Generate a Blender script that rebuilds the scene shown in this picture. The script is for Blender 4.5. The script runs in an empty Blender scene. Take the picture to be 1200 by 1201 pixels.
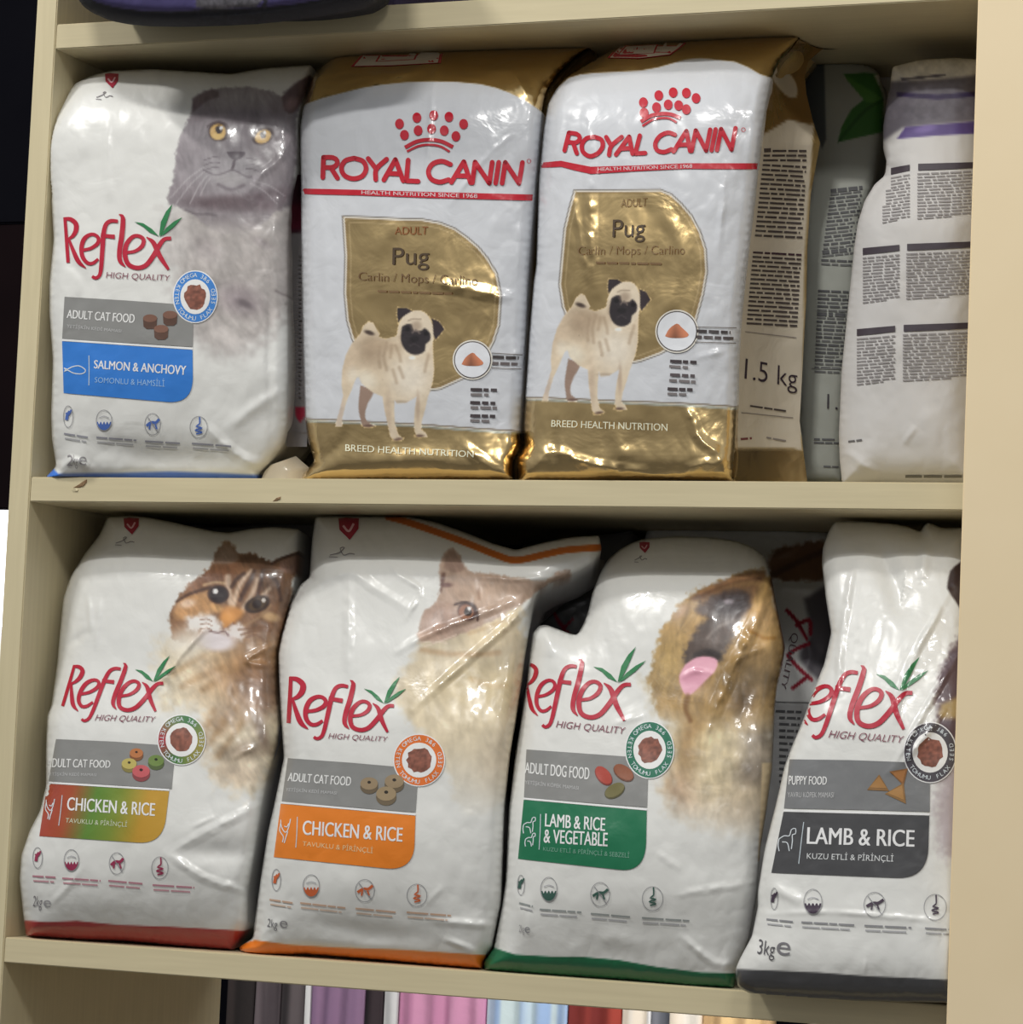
import bpy, bmesh, math, random
import numpy as np
from mathutils import Vector, Matrix
from mathutils.bvhtree import BVHTree
from mathutils.geometry import delaunay_2d_cdt as cdt

SC = bpy.context.scene
COL = SC.collection

# ------------------------------------------------------------------ camera
CX, CY, CZ = 1.13071, -1.87326, -0.188433
YAW, PIT, ROL, FPX = -0.382378, 0.0822233, 0.0433506, 3500.0
_cyw, _syw, _cp, _sp = math.cos(YAW), math.sin(YAW), math.cos(PIT), math.sin(PIT)
CAMP = np.array([CX, CY, CZ])
FW = np.array([_syw * _cp, _cyw * _cp, _sp])
_r = np.array([_cyw, -_syw, 0.0])
_u = np.cross(_r, FW)
RT = math.cos(ROL) * _r + math.sin(ROL) * _u
UP = -math.sin(ROL) * _r + math.cos(ROL) * _u
cam = bpy.data.cameras.new('camera')
cam.sensor_fit = 'HORIZONTAL'
cam.sensor_width = 36.0
cam.lens = FPX * 36.0 / 1200.0
cam.clip_start = 0.05
camo = bpy.data.objects.new('camera', cam)
COL.objects.link(camo)
camo.matrix_world = Matrix(((RT[0], UP[0], -FW[0], CX), (RT[1], UP[1], -FW[1], CY), (RT[2], UP[2], -FW[2], CZ), (0, 0, 0, 1)))
SC.camera = camo

# ------------------------------------------------------------------ world, lamps, exposure
SC.view_settings.view_transform = 'Standard'
SC.view_settings.look = 'None'
SC.view_settings.exposure = 0.0
SC.view_settings.gamma = 1.0
w = bpy.data.worlds.new('shop_light')
SC.world = w
w.use_nodes = True
nt = w.node_tree
nt.nodes.clear()
wo = nt.nodes.new('ShaderNodeOutputWorld')
bg = nt.nodes.new('ShaderNodeBackground')
tc = nt.nodes.new('ShaderNodeTexCoord')
sx = nt.nodes.new('ShaderNodeSeparateXYZ')
mr = nt.nodes.new('ShaderNodeMapRange')
rp = nt.nodes.new('ShaderNodeValToRGB')
mr.inputs[1].default_value = -1.0
mr.inputs[2].default_value = 1.0
nt.links.new(tc.outputs['Generated'], sx.inputs[0])
nt.links.new(sx.outputs[2], mr.inputs[0])
nt.links.new(mr.outputs[0], rp.inputs[0])
rp.color_ramp.elements[0].position = 0.25
rp.color_ramp.elements[0].color = (0.17, 0.163, 0.155, 1)
rp.color_ramp.elements[1].position = 0.85
rp.color_ramp.elements[1].color = (0.62, 0.64, 0.66, 1)
e = rp.color_ramp.elements.new(0.52)
e.color = (0.34, 0.335, 0.33, 1)
nt.links.new(rp.outputs[0], bg.inputs[0])
bg.inputs[1].default_value = 0.74
nt.links.new(bg.outputs[0], wo.inputs[0])


def area(name, loc, target, sx_, sy_, power, col=(1, 1, 1), shape='RECTANGLE'):
    l = bpy.data.lights.new(name, 'AREA')
    l.shape = shape
    l.size, l.size_y = sx_, sy_
    l.energy = power
    l.color = col
    o = bpy.data.objects.new(name, l)
    COL.objects.link(o)
    o.location = loc
    d = Vector(target) - Vector(loc)
    o.rotation_euler = d.to_track_quat('-Z', 'Y').to_euler()
    return o


area('ceiling_tube_light', (0.35, -1.75, 1.55), (0.35, 0, 0), 0.4, 0.07, 18, (1.0, 0.985, 0.95))
area('ceiling_panel_light', (-0.9, -1.2, 1.85), (0.35, 0, 0), 0.35, 0.07, 24, (1.0, 0.98, 0.94))
area('ceiling_strip_light', (1.5, -2.0, 1.6), (0.8, 0, 0), 0.5, 0.14, 9.0, (1.0, 0.98, 0.95))
area('garment_fill_light', (0.55, 0.6, -0.1), (0.45, 1.1, -0.45), 0.6, 0.12, 5, (1.0, 0.97, 0.95))  # unseen fill lamp, added low behind the shelves to brighten the garments alone

# ------------------------------------------------------------------ helpers
def lin(c):
    c = np.asarray(c, dtype=float)
    return np.where(c <= 0.04045, c / 12.92, ((c + 0.055) / 1.055) ** 2.4)


XR = 0.698                                    # inner width of the shelving
KALB = 1.28                                   # photographed value of a lit surface -> albedo


def alb(c):
    return np.clip(lin(c) * KALB, 0.0, 0.86)


def h255(r, g, b):
    return (r / 255.0, g / 255.0, b / 255.0)


def ray(px, py):
    px = np.asarray(px, dtype=float)
    py = np.asarray(py, dtype=float)
    return FW * FPX + RT * (px[..., None] - 600.0) - UP * (py[..., None] - 600.5)


def P3(px, py, y):
    d = ray(px, py)
    t = (np.asarray(y) - CY) / d[..., 1]
    return CAMP + d * t[..., None]


def pt(px, py, y):
    return P3(np.array([px]), np.array([py]), np.array([y]))[0]


def _hash(ix, iy, seed):
    n = (ix * 374761393 + iy * 668265263 + seed * 144665) & 0xFFFFFFFF
    n = ((n ^ (n >> 13)) * 1274126177) & 0xFFFFFFFF
    n = n ^ (n >> 16)
    return (n & 0xFFFF) / 65535.0


def vnoise(x, y, seed=0):
    ix = np.floor(x).astype(np.int64)
    iy = np.floor(y).astype(np.int64)
    fx = x - ix
    fy = y - iy
    fx = fx * fx * fx * (fx * (fx * 6 - 15) + 10)
    fy = fy * fy * fy * (fy * (fy * 6 - 15) + 10)
    a = _hash(ix, iy, seed)
    b = _hash(ix + 1, iy, seed)
    c = _hash(ix, iy + 1, seed)
    d = _hash(ix + 1, iy + 1, seed)
    return (a + (b - a) * fx) * (1 - fy) + (c + (d - c) * fx) * fy


def fbm(x, y, seed=0, o=4):
    s = 0
    a = 0.5
    for i in range(o):
        s = s + a * vnoise(x, y, seed + i * 17)
        x, y, a = x * 2.03 + 11.3, y * 2.03 + 5.7, a * 0.5
    return s / (1 - 0.5 ** o)


def sstep(a, b, x):
    t = np.clip((x - a) / (b - a), 0, 1)
    return t * t * (3 - 2 * t)


def segdist(X, Y, P, closed=False):
    P = np.asarray(P, dtype=float)
    A = P if closed else P[:-1]
    B = np.roll(P, -1, 0) if closed else P[1:]
    out = np.full(X.shape, 1e18)
    for (ax, ay), (bx, by) in zip(A, B):
        dx, dy = bx - ax, by - ay
        L = dx * dx + dy * dy + 1e-12
        t = np.clip(((X - ax) * dx + (Y - ay) * dy) / L, 0, 1)
        d = (X - ax - t * dx) ** 2 + (Y - ay - t * dy) ** 2
        np.minimum(out, d, out)
    return np.sqrt(out)


def segdist_u(X, Y, P):
    P = np.asarray(P, dtype=float)
    L = np.r_[0, np.cumsum(np.hypot(*np.diff(P, axis=0).T))]
    out = np.full(X.shape, 1e18)
    al = np.zeros(X.shape)
    for i in range(len(P) - 1):
        (ax, ay), (bx, by) = P[i], P[i + 1]
        dx, dy = bx - ax, by - ay
        t = np.clip(((X - ax) * dx + (Y - ay) * dy) / (dx * dx + dy * dy + 1e-12), 0, 1)
        d = (X - ax - t * dx) ** 2 + (Y - ay - t * dy) ** 2
        k = d < out
        out[k] = d[k]
        al[k] = (L[i] + t[k] * (L[i + 1] - L[i])) / L[-1]
    return np.sqrt(out), al


def inside(X, Y, P):
    P = np.asarray(P, dtype=float)
    B = np.roll(P, -1, 0)
    r = np.zeros(X.shape, dtype=bool)
    for (ax, ay), (bx, by) in zip(P, B):
        if ay == by:
            continue
        c = ((ay > Y) != (by > Y)) & (X < (bx - ax) * (Y - ay) / (by - ay) + ax)
        r ^= c
    return r


def sdf(X, Y, P):
    d = segdist(X, Y, P, True)
    return np.where(inside(X, Y, P), d, -d)


def resample(P, step, closed=True):
    P = np.asarray(P, dtype=float)
    Q = np.vstack([P, P[:1]]) if closed else P
    out = []
    for a, b in zip(Q[:-1], Q[1:]):
        n = max(1, int(round(np.hypot(*(b - a)) / step)))
        for i in range(n):
            out.append(a + (b - a) * i / n)
    if not closed:
        out.append(Q[-1])
    return np.array(out)


def smooth_loop(P, it=2):
    for _ in range(it):
        P = 0.25 * np.roll(P, 1, 0) + 0.5 * P + 0.25 * np.roll(P, -1, 0)
    return P


def catmull(P, step=3.0):
    P = np.asarray(P, dtype=float)
    if len(P) < 3:
        return resample(P[:, :2], step, False) if P.shape[1] == 2 else P
    Q = np.vstack([2 * P[0] - P[1], P, 2 * P[-1] - P[-2]])
    out = []
    for i in range(1, len(Q) - 2):
        p0, p1, p2, p3 = Q[i - 1], Q[i], Q[i + 1], Q[i + 2]
        n = max(2, int(np.hypot(*(p2 - p1)[:2]) / step))
        for k in range(n):
            t = k / n
            out.append(0.5 * ((2 * p1) + (-p0 + p2) * t + (2 * p0 - 5 * p1 + 4 * p2 - p3) * t * t + (-p0 + 3 * p1 - 3 * p2 + p3) * t ** 3))
    out.append(Q[-2])
    return np.array(out)


def homog(src, dst):
    A = []
    b = []
    for (x, y), (u, v) in zip(src, dst):
        A.append([x, y, 1, 0, 0, 0, -u * x, -u * y])
        b.append(u)
        A.append([0, 0, 0, x, y, 1, -v * x, -v * y])
        b.append(v)
    h = np.linalg.solve(np.array(A, float), np.array(b, float))
    H = np.append(h, 1).reshape(3, 3)

    def f(p):
        p = np.atleast_2d(np.asarray(p, float))[:, :2]
        q = np.c_[p, np.ones(len(p))] @ H.T
        return q[:, :2] / q[:, 2:3]
    return f


def affine_fit(src, dst):
    S = np.c_[np.asarray(src, float), np.ones(len(src))]
    M, *_ = np.linalg.lstsq(S, np.asarray(dst, float), rcond=None)
    return lambda p: np.c_[np.atleast_2d(p)[:, :2], np.ones(len(np.atleast_2d(p)))] @ M


# ------------------------------------------------------------------ materials
def mat(name, build):
    m = bpy.data.materials.new(name)
    m.use_nodes = True
    n = m.node_tree
    b = n.nodes['Principled BSDF']
    build(n, b)
    return m


def N(n, t, **kw):
    x = n.nodes.new(t)
    for k, v in kw.items():
        setattr(x, k, v)
    return x


def film(n, b, rough=0.30, coat=0.42, bump=0.2, rgold=0.2):
    a = N(n, 'ShaderNodeAttribute', attribute_name='print')
    n.links.new(a.outputs['Color'], b.inputs['Base Color'])
    n.links.new(a.outputs['Alpha'], b.inputs['Metallic'])
    r = N(n, 'ShaderNodeMapRange')
    n.links.new(a.outputs['Alpha'], r.inputs[0])
    r.inputs[3].default_value = rough
    r.inputs[4].default_value = rgold
    n.links.new(r.outputs[0], b.inputs['Roughness'])
    b.inputs['Coat Weight'].default_value = coat
    b.inputs['Coat Roughness'].default_value = 0.07
    t = N(n, 'ShaderNodeTexCoord')
    z = N(n, 'ShaderNodeTexNoise')
    z.inputs['Scale'].default_value = 34
    z.inputs['Detail'].default_value = 3.5
    z.inputs['Distortion'].default_value = 0.7
    n.links.new(t.outputs['Object'], z.inputs['Vector'])
    bp = N(n, 'ShaderNodeBump')
    bp.inputs['Strength'].default_value = bump
    bp.inputs['Distance'].default_value = 0.004
    n.links.new(z.outputs['Fac'], bp.inputs['Height'])
    n.links.new(bp.outputs[0], b.inputs['Normal'])
    n.links.new(bp.outputs[0], b.inputs['Coat Normal'])


M_FILM = mat('printed_plastic_film', film)
M_FOIL = mat('printed_metallic_film', lambda n, b: film(n, b, 0.25, 0.5, 0.3, 0.23))
M_MATTE = mat('matte_printed_film', lambda n, b: film(n, b, 0.6, 0.0, 0.12, 0.5))
M_CLOTH = mat('woven_fabric', lambda n, b: film(n, b, 0.85, 0.0, 0.25, 0.8))


def wood(n, b, c1, c2, rough=0.45, sc=(3, 60, 60), spec=0.5):
    b.inputs['Specular IOR Level'].default_value = spec
    t = N(n, 'ShaderNodeTexCoord')
    mp = N(n, 'ShaderNodeMapping')
    mp.inputs['Scale'].default_value = sc
    z = N(n, 'ShaderNodeTexNoise')
    z.inputs['Scale'].default_value = 4
    z.inputs['Detail'].default_value = 6
    r = N(n, 'ShaderNodeValToRGB')
    r.color_ramp.elements[0].position = 0.3
    r.color_ramp.elements[1].position = 0.7
    r.color_ramp.elements[0].color = (*c1, 1)
    r.color_ramp.elements[1].color = (*c2, 1)
    n.links.new(t.outputs['Object'], mp.inputs[0])
    n.links.new(mp.outputs[0], z.inputs['Vector'])
    n.links.new(z.outputs['Fac'], r.inputs[0])
    n.links.new(r.outputs[0], b.inputs['Base Color'])
    b.inputs['Roughness'].default_value = rough
    bp = N(n, 'ShaderNodeBump')
    bp.inputs['Strength'].default_value = 0.08
    bp.inputs['Distance'].default_value = 0.001
    n.links.new(z.outputs['Fac'], bp.inputs['Height'])
    n.links.new(bp.outputs[0], b.inputs['Normal'])


M_WOOD = mat('cream_laminate_board', lambda n, b: wood(n, b, (0.62, 0.54, 0.345), (0.68, 0.595, 0.385)))
M_WOODV = mat('cream_laminate_upright', lambda n, b: wood(n, b, (0.62, 0.54, 0.345), (0.68, 0.595, 0.385), 0.45, (60, 60, 3)))
M_PANEL = mat('smooth_cream_panel', lambda n, b: wood(n, b, (0.87, 0.715, 0.465), (0.89, 0.735, 0.485), 0.4, (5, 5, 5)))
M_BROWN = mat('dark_brown_board', lambda n, b: wood(n, b, (0.085, 0.065, 0.052), (0.11, 0.085, 0.07), 0.5, (40, 40, 3)))
M_CHIP = mat('bare_chipboard', lambda n, b: wood(n, b, (0.20, 0.12, 0.06), (0.30, 0.19, 0.10), 0.9, (200, 200, 200)))
M_BLACK = mat('black_hardboard', lambda n, b: wood(n, b, (0.010, 0.008, 0.008), (0.014, 0.012, 0.012), 0.8, (8, 8, 8)))
M_DARK = mat('near_black_wall', lambda n, b: wood(n, b, (0.003, 0.003, 0.006), (0.005, 0.005, 0.008), 0.9, (2, 2, 2), 0.08))
M_MAROON = mat('dark_maroon_board', lambda n, b: wood(n, b, (0.006, 0.003, 0.004), (0.010, 0.005, 0.006), 0.9, (2, 2, 2), 0.08))
M_FLOOR = mat('grey_shop_tile', lambda n, b: wood(n, b, (0.18, 0.17, 0.16), (0.24, 0.23, 0.21), 0.35, (3, 3, 3)))
M_STEEL = mat('brushed_steel_tube', lambda n, b: (wood(n, b, (0.5, 0.5, 0.5), (0.6, 0.6, 0.6), 0.3, (50, 50, 2)), setattr(b.inputs['Metallic'], 'default_value', 1.0)))


def glow(n, b, c, s):
    b.inputs['Base Color'].default_value = (*c, 1)
    b.inputs['Emission Color'].default_value = (*c, 1)
    b.inputs['Emission Strength'].default_value = s


M_GLOW = mat('lit_white_panel', lambda n, b: glow(n, b, (0.95, 0.97, 1.0), 2.2))
M_GLOW2 = mat('lit_grey_panel', lambda n, b: glow(n, b, (0.80, 0.76, 0.82), 0.75))


# ------------------------------------------------------------------ objects
def thing(name, label, cat, loc=(0, 0, 0), group=None):
    o = bpy.data.objects.new(name, None)
    COL.objects.link(o)
    o.empty_display_size = 0.02
    o.location = loc
    o['label'] = label
    o['category'] = cat
    if group:
        o['group'] = group
    return o


def mesh_obj(name, V, F, m, parent=None, loc=(0, 0, 0), smooth=False, cols=None, label=None):
    V = np.asarray(V, dtype=float) - np.asarray(loc, dtype=float)
    me = bpy.data.meshes.new(name)
    me.from_pydata(V.tolist(), [], F)
    if cols is not None:
        at = me.color_attributes.new('print', 'FLOAT_COLOR', 'POINT')
        at.data.foreach_set('color', np.asarray(cols, dtype=np.float32).ravel())
    if smooth:
        me.polygons.foreach_set('use_smooth', [True] * len(me.polygons))
    me.materials.append(m)
    me.update()
    o = bpy.data.objects.new(name, me)
    COL.objects.link(o)
    if parent is not None:
        o.parent = parent
    else:
        o.location = loc
    if label:
        o['label'] = label
    return o


def box_obj(name, lo, hi, m, parent=None, bev=0.0008, loc=None):
    bm = bmesh.new()
    bmesh.ops.create_cube(bm, size=1)
    lo, hi = Vector(lo), Vector(hi)
    off = Vector(loc) if loc is not None else Vector((0, 0, 0))
    for v in bm.verts:
        v.co = Vector((lo[i] + (hi[i] - lo[i]) * (v.co[i] + 0.5) for i in range(3))) - off
    if bev:
        bmesh.ops.bevel(bm, geom=bm.edges[:], offset=bev, segments=2, affect='EDGES')
    me = bpy.data.meshes.new(name)
    bm.to_mesh(me)
    bm.free()
    me.materials.append(m)
    o = bpy.data.objects.new(name, me)
    COL.objects.link(o)
    if parent is not None:
        o.parent = parent
    return o


def struct(o):
    o['kind'] = 'structure'
    return o


# ------------------------------------------------------------------ print painting
class Canvas:
    def __init__(s, X, Y, base=(0.80, 0.80, 0.785), metal=0.0):
        s.X, s.Y = X, Y
        s.c = np.tile(np.array(base, float), (len(X), 1))
        s.m = np.full(len(X), float(metal))
        s.f = None

    def T(s, ox=0.0, oy=0.0, k=1.0):
        s.f = lambda p: np.array([ox, oy]) + np.atleast_2d(np.asarray(p, float))[:, :2] / k
        s.k = 1.0 / k
        return s

    def mix(s, m, col, metal=None):
        m = np.clip(m, 0, 1)
        s.c = s.c * (1 - m[:, None]) + np.array(col, float) * m[:, None]
        if metal is not None:
            s.m = s.m * (1 - m) + metal * m

    def poly(s, pts, col, a=1.0, soft=1.0, jag=0.0, js=5.0, metal=None, smooth=True, mask=None):
        p = s.f(pts)
        if smooth and len(p) > 3:
            p = catmull(np.vstack([p, p[:1]]), 5.0)[:-1]
        lo, hi = p.min(0) - 30, p.max(0) + 30
        i = np.where((s.X > lo[0]) & (s.X < hi[0]) & (s.Y > lo[1]) & (s.Y < hi[1]))[0]
        if not len(i):
            return None
        d = sdf(s.X[i], s.Y[i], p)
        if jag:
            d = d + jag * (fbm(s.X[i] / js, s.Y[i] / js, 3, 2) - 0.5) * 2
        m = np.zeros(len(s.X))
        m[i] = sstep(-soft, soft, d) * a
        if mask is not None:
            m = m * mask
        s.mix(m, col, metal)
        return m

    def blob(s, cx, cy, rx, ry, col, ang=0.0, a=1.0, soft=0.5, mask=None):
        c = s.f([(cx, cy)])[0]
        rx, ry = rx * s.k, ry * s.k
        t = math.radians(ang)
        dx, dy = s.X - c[0], s.Y - c[1]
        u = (dx * math.cos(t) + dy * math.sin(t)) / rx
        v = (-dx * math.sin(t) + dy * math.cos(t)) / ry
        r = np.sqrt(u * u + v * v)
        m = (1 - sstep(1 - soft, 1 + soft, r)) * a
        if mask is not None:
            m = m * mask
        s.mix(m, col)

    def line(s, pts, wd, col, a=1.0, soft=1.0, mask=None):
        p = s.f(pts)
        if len(p) > 2:
            p = catmull(p, 4.0)
        d = segdist(s.X, s.Y, p)
        wd = wd * s.k * 0.5
        m = (1 - sstep(max(0, wd - soft * 0.5), wd + soft * 0.5, d)) * a
        if mask is not None:
            m = m * mask
        s.mix(m, col)

    def fur(s, mask, ang, amp=0.25, ls=16.0, ws=2.6, seed=1):
        i = np.where(mask > 0.01)[0]
        if not len(i):
            return
        X, Y = s.X[i], s.Y[i]
        n = 0
        w = 0
        for k, da in enumerate((-24, -8, 8, 24)):            # tufts lying in slightly different directions
            t = math.radians(ang + da)
            u, v = X * math.cos(t) + Y * math.sin(t), -X * math.sin(t) + Y * math.cos(t)
            sel = np.clip(1 - np.abs(fbm(X / 26.0, Y / 26.0, seed + 50, 2) * 5 - 1.0 - k), 0, 1)
            n = n + sel * (fbm(u / ls, v / ws, seed + k, 3) - 0.5)
            w = w + sel
        n = n / np.maximum(w, 0.35)
        n = n * 0.8 + 0.7 * (fbm(X / 12.0, Y / 15.0, seed + 90, 4) - 0.5)
        s.c[i] = np.clip(s.c[i] * (1 + 2 * amp * n[:, None] * np.clip(mask[i], 0, 1)[:, None]), 0, 1)

    def grain(s, mask, amp=0.2, sc=10.0, seed=2):
        n = fbm(s.X / sc, s.Y / sc, seed, 4) - 0.5
        s.c = np.clip(s.c * (1 + 2 * amp * n[:, None] * np.clip(mask, 0, 1)[:, None]), 0, 1)

    def rgba(s):
        return np.c_[alb(s.c), s.m]


# ------------------------------------------------------------------ bags
class Surf:
    pass


def base_depth(Y, spec):
    a, b = [q[0] for q in spec['base']], [q[1] for q in spec['base']]
    o = spec.get('soft', 26.0)
    w = 0
    r = 0
    for k in np.linspace(-1, 1, 11):
        g = math.exp(-2.2 * k * k)
        r = r + g * np.interp(Y + k * o, a, b)
        w += g
    return r / w


def depth_field(X, Y, outline, spec, seed):
    """distance behind the shelf front of a filled bag's face (metres)"""
    base = base_depth(Y, spec)
    d = segdist(X, Y, outline, True)
    er = spec.get('edge', 0.012)
    ew = spec.get('edge_px', 20.0)
    q = np.clip(d / ew, 0, 1)
    D = base - er * np.sqrt(np.clip(1 - (1 - q) ** 2, 0, 1))
    Q = resample(outline, 8.0)
    S4 = np.zeros(len(X))
    for qx, qy in Q:
        S4 += 8.0 / np.maximum((X - qx) ** 2 + (Y - qy) ** 2, 9.0) ** 2
    ds = (math.pi / 2 / S4) ** (1 / 3.0)                     # smooth distance to the outline, no ridge lines
    D = D - spec.get('belly', 0.014) * (1 - np.exp(-ds / (spec.get('belly_px', 120.0) * 0.45)))
    D = D + spec.get('tilt', 0.0) * (X - outline[:, 0].mean()) / 100.0
    W = np.zeros(len(X))
    for pts, amp, wd, kind in spec.get('creases', []):
        p = catmull(np.array(pts, float), 6.0) if len(pts) > 2 else np.array(pts, float)
        dd, al = segdist_u(X, Y, p)
        tp = np.clip(np.sin(np.pi * (0.04 + 0.92 * al)), 0, 1) ** 0.6
        if kind == 'r':
            W += amp * 0.001 * tp * np.exp(-(dd / wd * 1.5) ** 2)
        else:
            br = 0.55 + 0.9 * vnoise(X / 9.0, Y / 9.0, seed + 3)
            W += amp * 0.001 * tp * (0.6 * br * np.clip(1 - dd / (wd * 0.7), 0, 1) ** 1.1 + 0.5 * np.exp(-(dd / (wd * 1.9)) ** 2))
    ns = spec.get('rough', 0.0009)
    W += ns * 2 * (fbm(X / 42.0, Y / 55.0, seed, 3) - 0.5)
    W += ns * 1.1 * np.abs(fbm(X / 26.0 + 3, Y / 34.0, seed + 9, 3) - 0.5) * np.clip(1.6 - d / 60, 0.25, 1.6)
    return D - W * np.clip(d / 6.0, 0, 1)


def fit_in(V, zmin, zmax):
    """nothing sinks into the boards that hold it"""
    V[:, 2] = np.clip(V[:, 2], zmin + 0.0004, zmax - 0.0004)
    k = V[:, 1] > -0.0012
    V[k, 0] = np.maximum(V[k, 0], 0.0006)
    k = V[:, 1] > -0.046
    V[k, 0] = np.minimum(V[k, 0], XR - 0.0012)
    return V


def bag(name, label, cat, outline, spec, paint, seed=1, thick=0.06, grid=1.75, zmin=0.0, zmax=9.0, group=None,
        material=None, part='pouch', side=None, smooth=2, back_in=0.006):
    P = resample(np.array(outline, float), 2.6)
    P = smooth_loop(P, smooth)
    coarse = P[::4]
    lo, hi = P.min(0), P.max(0)
    gx = np.arange(lo[0] + grid * 0.5, hi[0], grid)
    gy = np.arange(lo[1] + grid * 0.5, hi[1], grid)
    GX, GY = np.meshgrid(gx, gy)
    GX = (GX + (np.arange(len(gy)) % 2)[:, None] * grid * 0.5).ravel()
    GY = GY.ravel()
    k = inside(GX, GY, P) & (segdist(GX, GY, coarse, True) > grid * 0.55)
    GX, GY = GX[k], GY[k]
    nb = len(P)
    pts = [Vector((float(a), float(b))) for a, b in P] + [Vector((float(a), float(b))) for a, b in zip(GX, GY)]
    edges = [(i, (i + 1) % nb) for i in range(nb)]
    vo, _, fo, ov, _, _ = cdt(pts, edges, [], 1, 1e-6)
    X = np.array([v[0] for v in vo])
    Y = np.array([v[1] for v in vo])
    loop = [None] * nb
    for j, o in enumerate(ov):
        for i in o:
            if i < nb:
                loop[i] = j
    loop = [a for a in loop if a is not None]
    lp = []
    for a in loop:
        if not lp or lp[-1] != a:
            lp.append(a)
    loop = lp
    D = depth_field(X, Y, coarse, spec, seed)
    D[loop] = base_depth(Y[loop], spec) + spec.get('tilt', 0.0) * (X[loop] - coarse[:, 0].mean()) / 100.0
    V = P3(X, Y, D)
    V = fit_in(V, zmin, zmax)
    # front triangles all face the camera
    F = []
    area2 = 0
    for f in fo:
        a, b, c = f[0], f[1], f[2]
        s = (X[b] - X[a]) * (Y[c] - Y[a]) - (X[c] - X[a]) * (Y[b] - Y[a])
        F.append(list(f) if s < 0 else list(f)[::-1])
    cv = Canvas(X, Y, spec.get('white', (0.80, 0.80, 0.785)), spec.get('metal', 0.0)).T()
    paint(cv)
    cols = cv.rgba()
    nfront = len(F)
    # sides and back
    n0 = len(V)
    cen = V[loop].mean(0)
    rings = []
    sidec = np.array([*alb(side), 0.0]) if side is not None else None
    for q in (0.25, 0.6, 0.85, 1.0):
        R = V[loop].copy()
        R[:, 1] += thick * q
        sh = back_in * min(1.0, q * 1.5)
        dirv = (cen - R) * np.array([1, 0, 1])
        dirv = dirv / (np.linalg.norm(dirv, axis=1)[:, None] + 1e-9)
        R = R + dirv * sh
        R = fit_in(R, zmin, zmax)
        rings.append(R)
    idx = [list(loop)]
    allV = [V]
    allC = [cols]
    st = n0
    for R in rings:
        allV.append(R)
        allC.append(np.tile(sidec, (len(loop), 1)) if sidec is not None else cols[loop])
        idx.append(list(range(st, st + len(loop))))
        st += len(loop)
    a2 = 0.5 * sum(X[loop[i]] * Y[loop[(i + 1) % len(loop)]] - X[loop[(i + 1) % len(loop)]] * Y[loop[i]] for i in range(len(loop)))
    for r in range(len(idx) - 1):
        A, B = idx[r], idx[r + 1]
        for i in range(len(A)):
            j = (i + 1) % len(A)
            q = [A[i], A[j], B[j], B[i]]
            F.append(q if a2 > 0 else q[::-1])
    F.append(idx[-1] if a2 > 0 else idx[-1][::-1])
    Vall = np.vstack(allV)
    Call = np.vstack(allC)
    S = Surf()
    S.loc = np.array([cen[0], cen[1] + thick * 0.5, max(Vall[:, 2].min(), zmin)])
    S.root = thing(name, label, cat, S.loc, group)
    S.mat = material or M_FILM
    S.body = mesh_obj(part, Vall, F, S.mat, S.root, S.loc, True, Call)
    S.bvh = BVHTree.FromPolygons(V.tolist(), F[:nfront])
    return S


def gusset(S, name, L, R, dl, dr, paint, fold=0.006, n=26, zmin=0.0, label=None, mat_=None):
    """a side face between two edges given top to bottom; returns a surface that takes print"""
    L = resample(np.array(L, float), 3.0, False)
    R = resample(np.array(R, float), 3.0, False)
    m = max(len(L), len(R))
    tl = np.linspace(0, 1, m)
    f = lambda Q: np.c_[np.interp(tl, np.linspace(0, 1, len(Q)), Q[:, 0]), np.interp(tl, np.linspace(0, 1, len(Q)), Q[:, 1])]
    L, R = f(L), f(R)
    u = np.linspace(0, 1, n)
    X = L[:, 0][:, None] * (1 - u) + R[:, 0][:, None] * u
    Y = L[:, 1][:, None] * (1 - u) + R[:, 1][:, None] * u
    dlv = np.interp(Y[:, 0], [a[0] for a in dl], [a[1] for a in dl])[:, None]
    drv = np.interp(Y[:, -1], [a[0] for a in dr], [a[1] for a in dr])[:, None]
    D = dlv * (1 - u) + drv * u + fold * np.sin(u * math.pi)
    D = D + 0.0016 * (fbm(X / 22, Y / 30, 77, 3) - 0.5)
    V = P3(X.ravel(), Y.ravel(), D.ravel())
    V[:, 2] = np.clip(V[:, 2], zmin + 0.0005, (ZU if zmin == 0.0 else -TH) - 0.0005)
    F = []
    for i in range(m - 1):
        for j in range(n - 1):
            a = i * n + j
            F.append([a, a + n, a + n + 1, a + 1])
    cv = Canvas(X.ravel(), Y.ravel()).T()
    paint(cv)
    G = Surf()
    G.loc, G.root, G.mat = S.loc, S.root, mat_ or S.mat
    G.body = mesh_obj(name, V, F, G.mat, S.root, S.loc, True, cv.rgba(), label)
    G.bvh = BVHTree.FromPolygons(V.tolist(), F)
    return G


# ------------------------------------------------------------------ printed shapes that follow a bag's surface
_TXT = {}


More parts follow.
